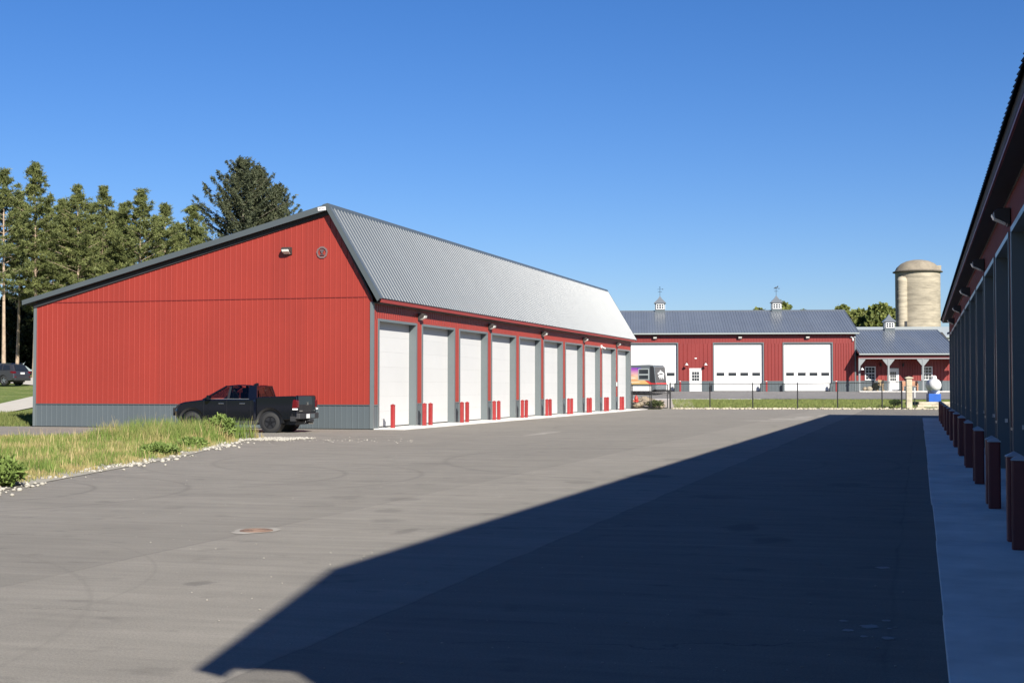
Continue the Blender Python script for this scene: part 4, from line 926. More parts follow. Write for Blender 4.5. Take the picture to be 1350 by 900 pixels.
def pickup():
    T = empty('pickup_truck', (0, 0, 0), 0, 'black crew cab pickup truck parked beside the red gable wall', 'pickup truck')
    W2 = .985; wb = 3.18; rw = .38
    # x forward; origin under the rear axle; left side is +y.  Here forward = -x so that the driver's side is -y
    ar = .47
    f = lambda a: a           # a = distance behind the front axle
    front = [(-.60, .36), (-.78, .42), (-.90, .55), (-.94, .80), (-.90, .98), (-.74, 1.09), (-.40, 1.15), (.10, 1.20), (.46, 1.245), (2.60, 1.275), (2.64, 1.20), (2.64, .62)]+[(2.64, .33)]+[(.64, .30)]+arc(0, .40, ar, 8, 172, 12)
    # lower body with front arch (outline goes round: rocker -> arch -> chin)
    layered(front, [(-W2, .955, .90, -.012), (-W2+.035, .985, .965, 0), (-W2+.12, 1, 1, 0), (W2-.12, 1, 1, 0), (W2-.035, .985, .965, 0), (W2, .955, .90, -.012)], 'body', PAINTB, T)
    for v_ in bpy.data.objects[-1].data.vertices if False else T.children[0].data.vertices:
        if v_.co.x < -.2: v_.co.x += .30*(abs(v_.co.y)/W2)**3*min(1, (-.2-v_.co.x)/.6)
    # bed sides with rear arch
    side_ = [(2.63, .33), (2.63, 1.31), (2.75, 1.335), (4.10, 1.375), (4.22, 1.36), (4.245, 1.05), (4.24, .60), (4.10, .52)]+arc(wb, .40, ar, 8, 172, 12)
    for s_ in (-1, 1):
        ys_ = sorted((s_*W2, s_*(W2-.14)))
        lay = [(s_*W2, .97, .95, 0), (s_*(W2-.03), 1, 1, 0), (s_*(W2-.16), 1, 1, 0)]
        layered(side_, lay, 'bed_side', PAINTB, T)
    MB().box((2.60, -W2+.1, .55), (4.2, W2-.1, .72)).obj('bed_floor', PLAST, T)
    MB().box((2.66, -W2+.12, 1.28), (4.18, W2-.12, 1.335)).obj('bed_cover', PLAST, T, bevel=.02)
    tg = layered([(4.12, .74), (4.12, 1.36), (4.20, 1.40), (4.255, 1.37), (4.27, 1.05), (4.255, .74)], [(-W2+.15, 1, 1, 0), (W2-.15, 1, 1, 0)], 'tailgate', PAINTB, T, .012)
    hb = MB(); xs_ = 4.276
    hb.box((xs_, -.06, 1.02), (xs_+.012, -.03, 1.14)).box((xs_, .03, 1.02), (xs_+.012, .06, 1.14)).box((xs_, -.03, 1.065), (xs_+.012, .03, 1.09)); hb.obj('badge', CHRO, tg)
    MB().box((xs_-.008, -.80, .80), (xs_+.012, -.50, .835)).obj('badge', CHRO, tg)
    MB().box((xs_-.008, .62, .80), (xs_+.012, .76, .83)).obj('badge', CHRO, tg)
    # lamps
    for s_ in (-1, 1):
        MB().prism([(4.06, .90), (4.09, 1.18), (4.13, 1.25), (4.282, 1.21), (4.286, .94), (4.2, .90)], s_*(W2-.19) if s_ > 0 else -W2-.012, W2+.012 if s_ > 0 else -(W2-.19), 'y').obj('tail_light', TAILR, T, bevel=.025)
        MB().box((4.10, s_*(W2+.016)-.02, .86), (4.297, s_*(W2+.016)+.02, .91)).obj('reverse_light', LENSW, T)
        MB().prism([(-.62, .86), (-.68, .95), (-.55, 1.06), (-.30, 1.09), (-.34, .98)], s_*(W2-.30) if s_ > 0 else -W2+.015, W2-.015 if s_ > 0 else -(W2-.30), 'y').obj('headlight', GLASS, T, bevel=.02)
        # arch trims
        for cx in (0, wb):
            o_ = arc(cx, .40, ar+.075, -4, 184, 16); i_ = arc(cx, .40, ar-.01, -4, 184, 16); a_ = MB(); k = len(o_)
            y0, y1 = s_*(W2+.012), s_*(W2-.10)
            a_.add([(x_, y0-s_*.006, z_) for x_, z_ in o_]+[(x_, y0, z_) for x_, z_ in i_]+[(x_, y1, z_) for x_, z_ in o_]+[(x_, y1, z_) for x_, z_ in i_],
                   [(i, i+1, i+1+k, i+k) for i in range(k-1)]+[(i, i+1, i+1+2*k, i+2*k) for i in range(k-1)]+[(i+k, i+1+k, i+1+3*k, i+3*k) for i in range(k-1)])
            a_.obj('arch_trim', PLAST, T, True)
            MB().tube((cx, s_*(W2-.45), .42), (cx, s_*(W2-.06), .42), ar-.02, n=24).obj('wheel_well', BLK, T)
        MB().box((.52, min(s_*(W2+.008), s_*(W2-.1)), .30), (2.68, max(s_*(W2+.008), s_*(W2-.1)), .44)).obj('rocker', PLAST, T, bevel=.02)
        for cx in (0, wb): wheel(T, cx, s_*(W2-.035), rw, s_, RIMB)
        # mirror
        MB().box((.70, min(s_*(W2+.02), s_*(W2+.22)), 1.22), (.82, max(s_*(W2+.02), s_*(W2+.22)), 1.40)).obj('mirror', PAINTB, T, bevel=.03)
    # bumpers
    rb_ = MB(); rb_.prism([(4.05, -W2-.005), (4.36, -W2+.05), (4.43, -W2+.25), (4.43, W2-.25), (4.36, W2-.05), (4.05, W2+.005)], .52, .73, 'z'); rbo = rb_.obj('rear_bumper', PLAST, T, bevel=.02)
    MB().box((4.0, -W2-.004, .44), (4.2, -W2+.2, .62)).obj('bumper_corner', PLAST, T); 
    MB().box((4.431, -.46, .54), (4.44, -.14, .70)).obj('licence_plate', WHT, rbo)
    MB().box((4.431, -.02, .55), (4.44, .34, .70)).obj('step_pad', GREYW, rbo)
    MB().box((4.1, -.22, .40), (4.46, .22, .50)).obj('hitch', BLK, T, bevel=.02)
    MB().box((-.3, -.7, .30), (4.1, .7, .5)).obj('underbody', BLK, T)
    MB().tube((3.6, .55, .34), (4.3, .55, .34), .04, n=8).obj('exhaust', CHRO, T)
    MB().box((-.97, -.62, .62), (-.90, .62, .92)).obj('grille', BLK, T, bevel=.02)
    # cabin
    lo = [(.40, 1.22, .90), (1.45, 1.255, .92), (2.62, 1.26, .90)]
    up = [(1.33, 1.765, .69), (1.75, 1.80, .715), (2.50, 1.755, .68)]
    sf = lambda z_: .915+(.705-.915)*(z_-1.255)/.53
    cb_ = MB()
    k = [(1.30, 1.755, .685), (1.75, 1.795, .70), (2.20, 1.785, .695), (2.53, 1.75, .675)]
    vs = [(a, -w, z_-.045) for a, z_, w in k]+[(a, -w+.04, z_) for a, z_, w in k]+[(a, w-.04, z_) for a, z_, w in k]+[(a, w, z_-.045) for a, z_, w in k]
    cb_.add(vs, [(4*j+i, 4*j+i+1, 4*j+i+5, 4*j+i+4) for j in range(3) for i in range(3)]+[(12, 13, 14, 15, 3, 2, 1, 0)][:0]+[(i, i+1, 13+i, 12+i) for i in range(3)]+[(0, 4, 8, 12), (3, 7, 11, 15)])
    for s_ in (-1, 1):
        cb_.tube((.42, s_*.90, 1.22), (1.32, s_*.685, 1.745), .042, .036, 8)
        for plate in ([(2.28, 1.25), (2.63, 1.25), (2.54, 1.745), (2.22, 1.755)], [(1.43, 1.25), (1.53, 1.25), (1.55, 1.76), (1.46, 1.76)]):
            P3 = [(x_, s_*(sf(z_)+.006), z_) for x_, z_ in plate]+[(x_, s_*(sf(z_)-.07), z_) for x_, z_ in plate]
            cb_.add(P3, [(0, 1, 2, 3), (7, 6, 5, 4), (0, 1, 5, 4), (1, 2, 6, 5), (2, 3, 7, 6), (3, 0, 4, 7)])
    cb_.obj('cabin', PAINTB, T)
    for s_ in (-1, 1):
        MB().box((1.45, s_*.42-.24, 1.1), (1.58, s_*.42+.24, 1.50)).box((1.47, s_*.42-.12, 1.50), (1.56, s_*.42+.12, 1.66)).obj('seat', PLAST, T, bevel=.03)
        MB().box((2.35, s_*.42-.30, 1.1), (2.46, s_*.42+.30, 1.46)).box((2.37, s_*.42-.11, 1.46), (2.45, s_*.42+.11, 1.60)).obj('seat', PLAST, T, bevel=.03)
    # glass: planes just proud of the cabin faces
    def glass(pts, nm='window', off=.012, s_=-1):
        P3 = []
        for x_, z_ in pts:
            t = (z_-1.255)/(1.785-1.255); w = .915+(.705-.915)*t
            P3.append((x_, s_*(w+off), z_))
        k = len(P3); q = [(a, b-s_*.02, c) for a, b, c in P3]
        MB().add(P3, [tuple(range(k))]).obj(nm, AUTOG if pts[0][0] < 1 else PRIVG, T)
    for s_ in (-1, 1):
        glass([(.66, 1.275), (1.42, 1.285), (1.46, 1.70), (1.28, 1.665), (.98, 1.50)], 'window', .014, s_)
        glass([(1.52, 1.285), (2.28, 1.29), (2.22, 1.69), (1.90, 1.72), (1.54, 1.71)], 'window', .014, s_)
        for a, b_ in ((1.40, 1.55),):
            P3 = []
            for x_, z_ in ((1.42, 1.27), (1.52, 1.27), (1.54, 1.72), (1.46, 1.71)):
                t = (z_-1.255)/.53; w = .915-.21*t; P3.append((x_, s_*(w+.018), z_))
            MB().add(P3, [(0, 1, 2, 3)]).obj('door_pillar', BLK, T)
        st_ = MB().box((.60, min(s_*.925, s_*.955), 1.252), (2.32, max(s_*.925, s_*.955), 1.268)).obj('belt_trim', RIMS, T)
        for xh in (1.22, 2.08): MB().box((xh-.12, min(s_*(W2-.01), s_*(W2+.02)), 1.075), (xh+.1, max(s_*(W2-.01), s_*(W2+.02)), 1.105)).obj('door_handle', CHRO, T, bevel=.01)
        for xg in (.50, 1.44, 2.42): MB().box((xg-.005, min(s_*(W2-.006), s_*(W2+.0015)), .46), (xg+.005, max(s_*(W2-.006), s_*(W2+.0015)), 1.2)).obj('door_gap', BLK, T)
    def quad(nm, P3, m): MB().add(P3, [(0, 1, 2, 3)]).obj(nm, m, T)
    quad('windshield', [(.50, -.80, 1.29), (.50, .80, 1.29), (1.285, .63, 1.755), (1.285, -.63, 1.755)], AUTOG)
    quad('rear_window', [(2.642, -.74, 1.33), (2.642, .74, 1.33), (2.555, .60, 1.70), (2.555, -.60, 1.70)], AUTOG)
    MB().prism([(2.05, 1.79), (2.30, 1.78), (2.28, 1.86), (2.20, 1.86)], -.02, .02, 'y').obj('antenna_fin', PAINTB, T, bevel=.01)
    MB().box((2.48, -.30, 1.755), (2.53, .30, 1.775)).obj('brake_light', TAILR, T)
    return T
TK = pickup(); TK.location = (-26.50, 49.30, 0.0); TK.rotation_euler = (0, 0, R(2.0))

def suv(paint, loc, rz, label):
    T = empty('suv', loc, rz, label, 'suv'); W2 = .95; wb = 2.75; rw = .37; ar = .43
    out = [(-.62, .32), (-.85, .40), (-.93, .60), (-.90, .85), (-.6, .98), (.2, 1.08), (.55, 1.12), (2.0, 1.14), (3.35, 1.16), (3.70, 1.12), (3.78, .85), (3.80, .55), (3.62, .38), (wb+.52, .34)]+arc(wb, .39, ar, 8, 172, 10)+[(2.1, .28), (.6, .28)]+arc(0, .39, ar, 8, 172, 10)
    layered(out, [(-W2, .96, .92, 0), (-W2+.04, .985, .97, 0), (-W2+.14, 1, 1, 0), (W2-.14, 1, 1, 0), (W2-.04, .985, .97, 0), (W2, .96, .92, 0)], 'body', paint, T)
    loft_cabin(([(.35, 1.08, .86), (1.9, 1.13, .88), (3.72, 1.12, .84)], [(1.25, 1.66, .66), (2.1, 1.70, .68), (3.40, 1.62, .64)]), 'cabin', paint, T)
    def gl(pts, s_):
        P3 = [(x_, s_*(.87-.205*(z_-1.12)/.55+.014), z_) for x_, z_ in pts]; MB().add(P3, [tuple(range(len(P3)))]).obj('window', GLASS, T)
    for s_ in (-1, 1):
        gl([(.72, 1.16), (1.55, 1.17), (1.58, 1.58), (1.30, 1.56)], s_); gl([(1.64, 1.17), (2.50, 1.18), (2.46, 1.60), (1.67, 1.59)], s_); gl([(2.58, 1.18), (3.30, 1.22), (3.12, 1.56), (2.56, 1.59)], s_)
        for cx in (0, wb):
            wheel(T, cx, s_*(W2-.03), rw, s_, RIMS); MB().tube((cx, s_*(W2-.4), .4), (cx, s_*(W2-.06), .4), ar-.02, n=20).obj('wheel_well', BLK, T)
        MB().prism([(3.38, .96), (3.44, 1.10), (3.74, 1.08), (3.79, .94), (3.70, .90)], s_*(W2+.008) if s_ < 0 else W2-.25, -(W2-.25) if s_ < 0 else W2+.008, 'y').obj('tail_light', TAILR, T, bevel=.02)
        MB().box((3.70, min(s_*W2*.75, s_*W2*.93), .60), (3.812, max(s_*W2*.75, s_*W2*.93), .68)).obj('reflector', TAILR, T)
        MB().tube((.9, s_*.6, 1.72), (3.2, s_*.6, 1.70), .018, n=6).obj('roof_rail', CHRO, T)
        MB().box((.68, min(s_*.93, s_*1.1), 1.12), (.8, max(s_*.93, s_*1.1), 1.27)).obj('mirror', paint, T, bevel=.03)
    MB().add([(3.735, -.70, 1.16), (3.735, .70, 1.16), (3.455, .58, 1.58), (3.455, -.58, 1.58)], [(0, 1, 2, 3)]).obj('rear_window', GLASS, T)
    MB().add([(.48, -.76, 1.14), (.48, .76, 1.14), (1.20, .61, 1.62), (1.20, -.61, 1.62)], [(0, 1, 2, 3)]).obj('windshield', GLASS, T)
    MB().box((3.775, -.22, .86), (3.80, .22, 1.0)).obj('licence_plate', WHT, T)
    MB().box((3.5, -W2+.06, .36), (3.84, W2-.06, .62)).obj('rear_bumper', PLAST, T, bevel=.04)
    MB().box((-.5, -.6, .25), (3.5, .6, .45)).obj('underbody', BLK, T)
    return T
S1 = (-67.2, 96.6); S2 = (-65.4, 103.6)
suv(PAINTG, (S1[0]-3.75, S1[1]-.35, ez(*S1)+.01), R(-6), 'dark grey suv parked on the left lawn drive below the pines')
suv(PAINTB, (S2[0]-1.9, S2[1]+.6, ez(*S2)+.01), R(8), 'black suv mostly hidden behind the building corner and the grey suv')

# ------------------------------------------------------------------ trees
def foliage_tufts(C, size, per, tintA, tintB, rr, droop=0.0, aspect=.22):
    """needle tufts: per thin triangles round each centre; C (n,3)"""
    n = len(C); k = n*per
    base = np.repeat(C, per, 0)
    d = rr.normal(size=(k, 3)); d[:, 2] = d[:, 2]*.8+.25-droop; d /= np.linalg.norm(d, axis=1, keepdims=True)
    sz = np.repeat(size, per)[:, None]*rr.uniform(.6, 1.25, (k, 1))
    s = np.cross(d, rr.normal(size=(k, 3))); s /= np.linalg.norm(s, axis=1, keepdims=True)+1e-6
    p0 = base-d*sz*.15
    V = np.stack([p0-s*sz*aspect*.5, p0+s*sz*aspect*.5, p0+d*sz+s*sz*aspect*.45, p0+d*sz-s*sz*aspect*.45], 1).reshape(-1, 3)
    F = np.arange(k*4).reshape(-1, 4)
    t = np.repeat(rr.uniform(0, 1, n), per)[:, None]*.7+rr.uniform(0, .3, (k, 1))
    T = np.repeat(np.array(tintA)*(1-t)+np.array(tintB)*t, 4, 0)
    return V, F, T
def trunk_mesh(h, r0, r1, rr, lean=.01, n=9):
    mb = MB(); m = 10; pts = []
    for i in range(m+1):
        t = i/m; pts.append(Vector((math.sin(t*3+rr.uniform(0, .2))*lean*h, math.cos(t*2.3)*lean*h*.6-lean*h*.6, h*t)))
    for i in range(m): mb.tube(pts[i], pts[i+1], r0+(r1-r0)*(i/m)**.8, r0+(r1-r0)*((i+1)/m)**.8, n, cap=(i == m-1))
    return mb, pts
def pine(loc, h, seed, label, group, bare=.35, spread=3.0, dark=1.0):
    rr = np.random.default_rng(seed)
    root = empty('pine_tree', loc, rr.uniform(0, 6.28), label, 'tree', group)
    tm, pts = trunk_mesh(h*.97, h*.0095+.03, .035, rr)
    C = []; sz = []
    br = MB(); z = h*bare
    zs_ = [p.z for p in pts]; xs_ = [p.x for p in pts]; ys_ = [p.y for p in pts]
    while z < h*.985:
        t = max((z/h-bare)/(1-bare), 0.0); R_ = spread*min(1.12, 1.65*(1-t)**1.0)*(.65+.35*min(1, t*4))*rr.uniform(.75, 1.2)+.10
        nb = rr.integers(3, 7); a0 = rr.uniform(0, 6.28)
        for b_ in range(nb):
            if rr.uniform() < .10: continue
            a = a0+6.28*b_/nb+rr.uniform(-.35, .35); L_ = R_*rr.uniform(.45, 1.18); rise = rr.uniform(.0, .42)+.45*t
            x0 = np.interp(z, zs_, xs_); y0 = np.interp(z, zs_, ys_)
            P = lambda u: (x0+math.cos(a)*L_*u, y0+math.sin(a)*L_*u, z+L_*rise*u*u)
            br.tube((x0, y0, z), P(.9), .034*(1-t)+.012, .009, 4, False)
            for sub in range(int(1.8+L_*2.8)):
                u = min(1.05, rr.uniform(.28, 1.10)); px_, py_, pz_ = P(u); sd = rr.normal(0, .20*L_*u)
                px_ -= math.sin(a)*sd; py_ += math.cos(a)*sd; w_ = rr.uniform(.08, .20)
                for q in range(rr.integers(5, 10)):
                    C.append((px_+rr.normal(0, w_), py_+rr.normal(0, w_), pz_+rr.normal(.06, w_*.6))); sz.append(rr.uniform(.17, .34))
        z += rr.uniform(.42, .85)*(1-.5*t)
    for q in range(14):
        C.append((pts[-1].x+rr.normal(0, .10), pts[-1].y+rr.normal(0, .10), h*.95+q*.05*h/20)); sz.append(.3)
    C = np.array(C); sz = np.array(sz)
    V, F, T = foliage_tufts(C, sz, 11, np.array((.070, .092, .034))*dark, np.array((.215, .232, .078))*dark, rr, -.15, .13)
    tm.obj('trunk', BARK, root, True); br.obj('branches', BARK, root)['kind'] = 'stuff'
    npmesh('crown', V, F, NEEDLE, T, root); return root
def pix(u, z): xc = (u-675)/1871*z; return (math.cos(CY)*xc-math.sin(CY)*z, math.sin(CY)*xc+math.cos(CY)*z)
pines = [(-56.7, 0, 0)]
PT = [(5, 126, 221, 'leftmost tall pine with long bare pale trunk'), (45, 131, 213, 'tallest pine of the row, behind the building eave'), (22, 139, 252, 'thin pine between the two tallest pines at far left'), (78, 137, 262, 'shorter pine just right of the tallest pine'), (103, 132, 243, 'round topped pine a third along the row above the roof'),
      (136, 137, 240, 'pine with one thin leader in the middle of the row'), (161, 134, 264, 'lower pine in the dip before the right hand pine'), (186, 133, 246, 'broad pine with pointed top toward the right of the row'), (218, 139, 268, 'sloping pine on the right shoulder of the row'), (253, 136, 268, 'last light green pine beside the dark spruce'), (236, 146, 292, 'low pine filling the gap before the last pine'), (-28, 128, 225, 'pine at the very left picture edge'), (60, 148, 262, 'pine standing behind the tallest pine'), (88, 150, 272, 'half hidden pine behind the round topped pine'), (120, 149, 266, 'half hidden pine between the round topped and thin leader pines'), (150, 151, 276, 'half hidden pine behind the dip in the row'), (203, 150, 282, 'half hidden pine behind the right shoulder of the row')]
for i, (u, z, vt, lab) in enumerate(PT):
    x_, y_ = pix(u, z); g0 = ez(x_, y_); top = 1.72+(509.5-vt)/1871*z
    pine((x_, y_, g0-.1), top-g0, 100+i, lab, 'pines behind the storage building', bare=.42 if i in (0, 1, 2, 11) else .3, spread=(3.3, 3.0, 2.4, 2.9, 3.4, 2.8, 3.0, 3.6, 3.0, 2.6, 3.0, 3.2, 3.0, 3.2, 3.2, 3.2, 3.0)[i])
def spruce(loc, h, seed, label, spread=5.2):
    rr = np.random.default_rng(seed); root = empty('spruce_tree', loc, 0, label, 'tree')
    tm, pts = trunk_mesh(h*.98, .34, .04, rr, .004)
    C = []; sz = []; br = MB(); z = h*.12
    while z < h*.985:
        t = z/h; R_ = spread*(1-t)**.80+.08
        nb = rr.integers(5, 8); a0 = rr.uniform(0, 6.28)
        for b_ in range(nb):
            a = a0+6.28*b_/nb+rr.uniform(-.35, .35); L_ = R_*rr.uniform(.5, 1.25)
            drp = -.25+.75*t
            P = lambda u: Vector((math.cos(a)*L_*u, math.sin(a)*L_*u, z+L_*(drp*u+.38*u*u)))
            br.tube((0, 0, z), P(.95), .05*(1-t)+.012, .01, 4, False)
            m_ = int(6+L_*17)
            for q in range(m_):
                u = rr.uniform(.12, 1.03)**.75; side = rr.normal(0, .07*L_*(1.1-u)+.05)
                p = P(u); C.append((p.x-math.sin(a)*side, p.y+math.cos(a)*side, p.z-rr.exponential(.13)+.05)); sz.append(rr.uniform(.18, .32))
        z += rr.uniform(.42, .78)*(1-.35*t)*(1.9 if t < .45 else 1)
    for q in range(10): C.append((rr.normal(0, .08), rr.normal(0, .08), h*(.95+.005*q))); sz.append(.28)
    V, F, T = foliage_tufts(np.array(C), np.array(sz), 9, (.034, .048, .030), (.125, .135, .07), rr, .75, .20)
    tm.obj('trunk', BARKD, root, True); br.obj('branches', BARKD, root)['kind'] = 'stuff'; npmesh('crown', V, F, NEEDLE, T, root)
x_, y_ = pix(319, 148); spruce((x_, y_, ez(x_, y_)-.1), 25.9-ez(x_, y_), 5, 'tall dark spruce rising behind the building ridge', 10.5)
x_, y_ = pix(338, 151); spruce((x_, y_, ez(x_, y_)-.1), 25.5-ez(x_, y_), 6, 'second dark spruce close against the right side of the tall spruce', 7.6)
x_, y_ = pix(364, 152); spruce((x_, y_, ez(x_, y_)-.1), 23.6-ez(x_, y_), 9, 'lowest dark spruce at the right shoulder above the roof', 7.5)
def leafy(name, loc, h, rad, seed, label, group, tA, tB, n=1500, trunk=.3, cz=.55, leaf=.42):
    rr = np.random.default_rng(seed); root = empty(name, loc, 0, label, 'tree', group)
    tm, pts = trunk_mesh(h*.75, trunk, .06, rr, .01)
    for q in range(7):
        a = rr.uniform(0, 6.28); tm.tube((0, 0, h*(.28+.05*q)), (math.cos(a)*rad*.7, math.sin(a)*rad*.7, h*(.55+.05*q)), .09, .03, 5)
    nc = 26; cen = rr.normal(size=(nc, 3)); cen /= np.linalg.norm(cen, axis=1, keepdims=True); cen *= rr.uniform(.35, .85, (nc, 1))
    cen = cen*np.array([rad, rad, h*(1-cz)*.95])+np.array([0, 0, h*cz+.02*h])
    cr = rr.uniform(.22, .42, nc)*rad
    idx = rr.integers(0, nc, n); d = rr.normal(size=(n, 3)); d /= np.linalg.norm(d, axis=1, keepdims=True)
    C = cen[idx]+d*(cr[idx]*rr.uniform(.55, 1.08, n))[:, None]*np.array([1, 1, .8])
    C[:, 2] = np.minimum(C[:, 2], h*rr.uniform(.96, 1.0, n)); C = C[C[:, 2] > h*.08]
    V, F, T = foliage_tufts(C, np.full(len(C), leaf), 6, tA, tB, rr, 0, .7)
    tm.obj('trunk', BARKD, root, True); npmesh('crown', V, F, LEAFV, T, root)
# dark understorey behind the trunks at the left
for i, (u, z, vt, lab) in enumerate(((-16, 150, 385, 'dark evergreen behind the trunks at the picture edge'), (8, 153, 372, 'dark evergreen behind the leftmost bare trunk'), (27, 149, 388, 'dark evergreen between two bare trunks'), (46, 153, 365, 'dark evergreen behind the eave corner'), (66, 150, 380, 'dark evergreen mostly hidden by the gable wall'))):
    x_, y_ = pix(u, z); g0 = ez(x_, y_)
    leafy('evergreen', (x_, y_, g0-.2), 1.72+(509.5-vt)/1871*z-g0, 2.7, 40+i, lab, 'dark evergreens behind the pine trunks', (.012, .018, .010), (.045, .055, .025), 3000, .15, .42, .5)
# trees beyond the far barn
FT = [(3.2, 90, 14.6, 3.0, 'tree crown right behind the second barn cupola'), (0.2, 94, 13.9, 2.2, 'low tree crown left of the second barn cupola'), (6.0, 97, 14.4, 1.6, 'small crown at the right of the second barn cupola'), (11.4, 92, 13.4, 3.4, 'tree crown behind the right end of the barn roof'), (14.8, 96, 13.6, 3.6, 'tree between the barn roof end and the rounded tree'), (17.6, 90, 14.2, 4.0, 'tallest rounded tree left of the silo'), (21.2, 94, 13.4, 3.8, 'tree just left of the silo chute'), (30.5, 92, 13.4, 3.2, 'tree seen right of the silo'), (26, 100, 11.5, 3.0, 'tree hidden behind the silo'), (13.2, 86, 10.5, 2.6, 'lower tree in front of the far trees beside the wing cupola'), (19.2, 86, 10.2, 2.8, 'lower tree below the rounded tree')]
for i, (x_, y_, h, rad, lab) in enumerate(FT):
    p = FW(x_, y_, E0-.2); leafy('broadleaf_tree', p, h, rad, 60+i, lab, 'trees beyond the far buildings', (.075, .105, .028), (.25, .265, .08), 3200, .25, .58, .5)
# shrub on the porch
def shrub(name, loc, h, rad, seed, label, tA, tB, n=130, sz=.14):
    rr = np.random.default_rng(seed); C = rr.normal(size=(n, 3)); C /= np.linalg.norm(C, axis=1, keepdims=True); C *= rr.uniform(.4, 1, (n, 1)); C = C*np.array([rad, rad, h*.5])+np.array([0, 0, h*.52])
    V, F, T = foliage_tufts(C, np.full(n, sz), 8, tA, tB, rr, -.25, .26)
    root = empty(name, loc, 0, label, 'shrub'); npmesh('foliage', V, F, LEAFV, T, root)
    st = MB()
    for q in range(5): st.tube((0, 0, 0), (rr.normal(0, rad*.4), rr.normal(0, rad*.4), h*.6), .015, .006, 5)
    st.obj('stem', BARKD, root)
shrub('shrub', FW(1.58, -1.2, E0+.05), .75, .42, 3, 'dark shrub between the boulders and the wooden porch chair', (.015, .02, .015), (.05, .06, .04))
shrub('shrub', FW(-.25, FY+.8, .25), .45, .5, 8, 'small green shrub at the fence end left of the pillar', (.03, .06, .015), (.10, .15, .04))
shrub('shrub', FW(-18.5, FY+.7, .1), .55, .7, 12, 'green weeds among the rocks behind the gate', (.04, .06, .015), (.12, .14, .05), 200)

# ------------------------------------------------------------------ grass patch by the yard
PATCH = [(-10, 8), (-14.6, 20.2), (-17.2, 30.6), (-20.6, 41.3), (-19.3, 43.4), (-24.7, 43.2), (-30, 42.0), (-46, 39.5), (-46, 8)]
GP = flat_poly('gravel_bed', PATCH, 0.012, GRAV, 'pale gravel bed under the rough grass')
def inside(px, py, poly):
    r_ = np.zeros(len(px), bool); n = len(poly)
    for i in range(n):
        (x1, y1), (x2, y2) = poly[i], poly[(i+1) % n]
        c_ = ((y1 > py) != (y2 > py)) & (px < (x2-x1)*(py-y1)/(y2-y1+1e-9)+x1); r_ ^= c_
    return r_
def edge_dist(px, py, poly):
    d = np.full(len(px), 1e9); n = len(poly)
    for i in range(n):
        (x1, y1), (x2, y2) = poly[i], poly[(i+1) % n]; dx, dy = x2-x1, y2-y1
        t = np.clip(((px-x1)*dx+(py-y1)*dy)/(dx*dx+dy*dy), 0, 1); d = np.minimum(d, np.hypot(px-x1-t*dx, py-y1-t*dy))
    return d
def blades(name, X, Y, Z, H, Wd, T, label, lean=.35):
    n = len(X); a = rng.uniform(0, 6.283, n); la = rng.uniform(0, 6.283, n); ln = rng.uniform(.05, lean, n)*H
    dx, dy = np.cos(a)*Wd/2, np.sin(a)*Wd/2; lx, ly = np.cos(la)*ln, np.sin(la)*ln
    V = np.stack([np.stack([X-dx, Y-dy, Z], -1), np.stack([X+dx, Y+dy, Z], -1), np.stack([X+dx*.7+lx*.35, Y+dy*.7+ly*.35, Z+H*.6], -1), np.stack([X-dx*.7+lx*.35, Y-dy*.7+ly*.35, Z+H*.6], -1), np.stack([X+lx+dx*.15, Y+ly+dy*.15, Z+H], -1), np.stack([X+lx-dx*.15, Y+ly-dy*.15, Z+H], -1)], 1).reshape(-1, 3)
    b = np.arange(n)[:, None]*6
    F = np.concatenate([b+np.array([[0, 1, 2, 3]]), b+np.array([[3, 2, 4, 5]])])
    o = npmesh(name, V, F, GRASSV, np.repeat(T, 6, 0)); return tag(o, label, kind='stuff')
N0 = 330000
X = rng.uniform(-45.5, -10, N0); Y = rng.uniform(10, 43.4, N0)
k = inside(X, Y, PATCH) & ((X > -.80*Y-1.0) | (rng.uniform(0, 1, N0) < .45)); X, Y = X[k], Y[k]; ed = edge_dist(X, Y, PATCH)
def vnoise(x, y, s, seed):
    r_ = np.random.default_rng(seed); out = np.zeros(len(x))
    for i in range(7):
        a = r_.uniform(0, 6.28); f_ = s*r_.uniform(.6, 1.9); out += np.sin((x*math.cos(a)+y*math.sin(a))*f_+r_.uniform(0, 6.28))
    return out/7**.5
nz = vnoise(X, Y, 1.3, 1); nz2 = vnoise(X, Y, 4.0, 2)
k = (rng.uniform(0, 1, len(X)) < np.clip((ed-.06-.30*np.maximum(0, nz2))/.30, 0, 1)) & ~((X > -20.9) & (Y > 41.2))
X, Y, nz, nz2, ed = X[k], Y[k], nz[k], nz2[k], ed[k]
tall = sstep(0, 1, (X+25.3)/.9)*sstep(0, 1, (Y-37.0)/2.2)*sstep(.25, .9, ed)*sstep(1, 0, (X+20.6)/.5)
H = rng.uniform(.05, .19, len(X))*(1+.5*(nz2 > .9))*(1+.30*nz)*(.6+.4*np.clip(ed/1.2, 0, 1))+tall*rng.uniform(.28, .60, len(X))
g = np.clip(.50+.42*nz+.34*nz2+rng.normal(0, .22, len(X))+.42*tall, 0, 1)[:, None]
g = np.where((ed < 1.1)[:, None], np.clip(g-.08+.25*np.sign(nz2)[:, None], 0, 1), g)
T = np.array([.36, .295, .125])*(1-g)+np.array([.145, .21, .045])*g
T = T*rng.uniform(.75, 1.25, (len(X), 1))
blades('rough_grass', X, Y, np.full(len(X), .005), np.maximum(H, .05), rng.uniform(.010, .020, len(X)), T, 'rough grass half dried, tallest clump beside the pickup', .45)
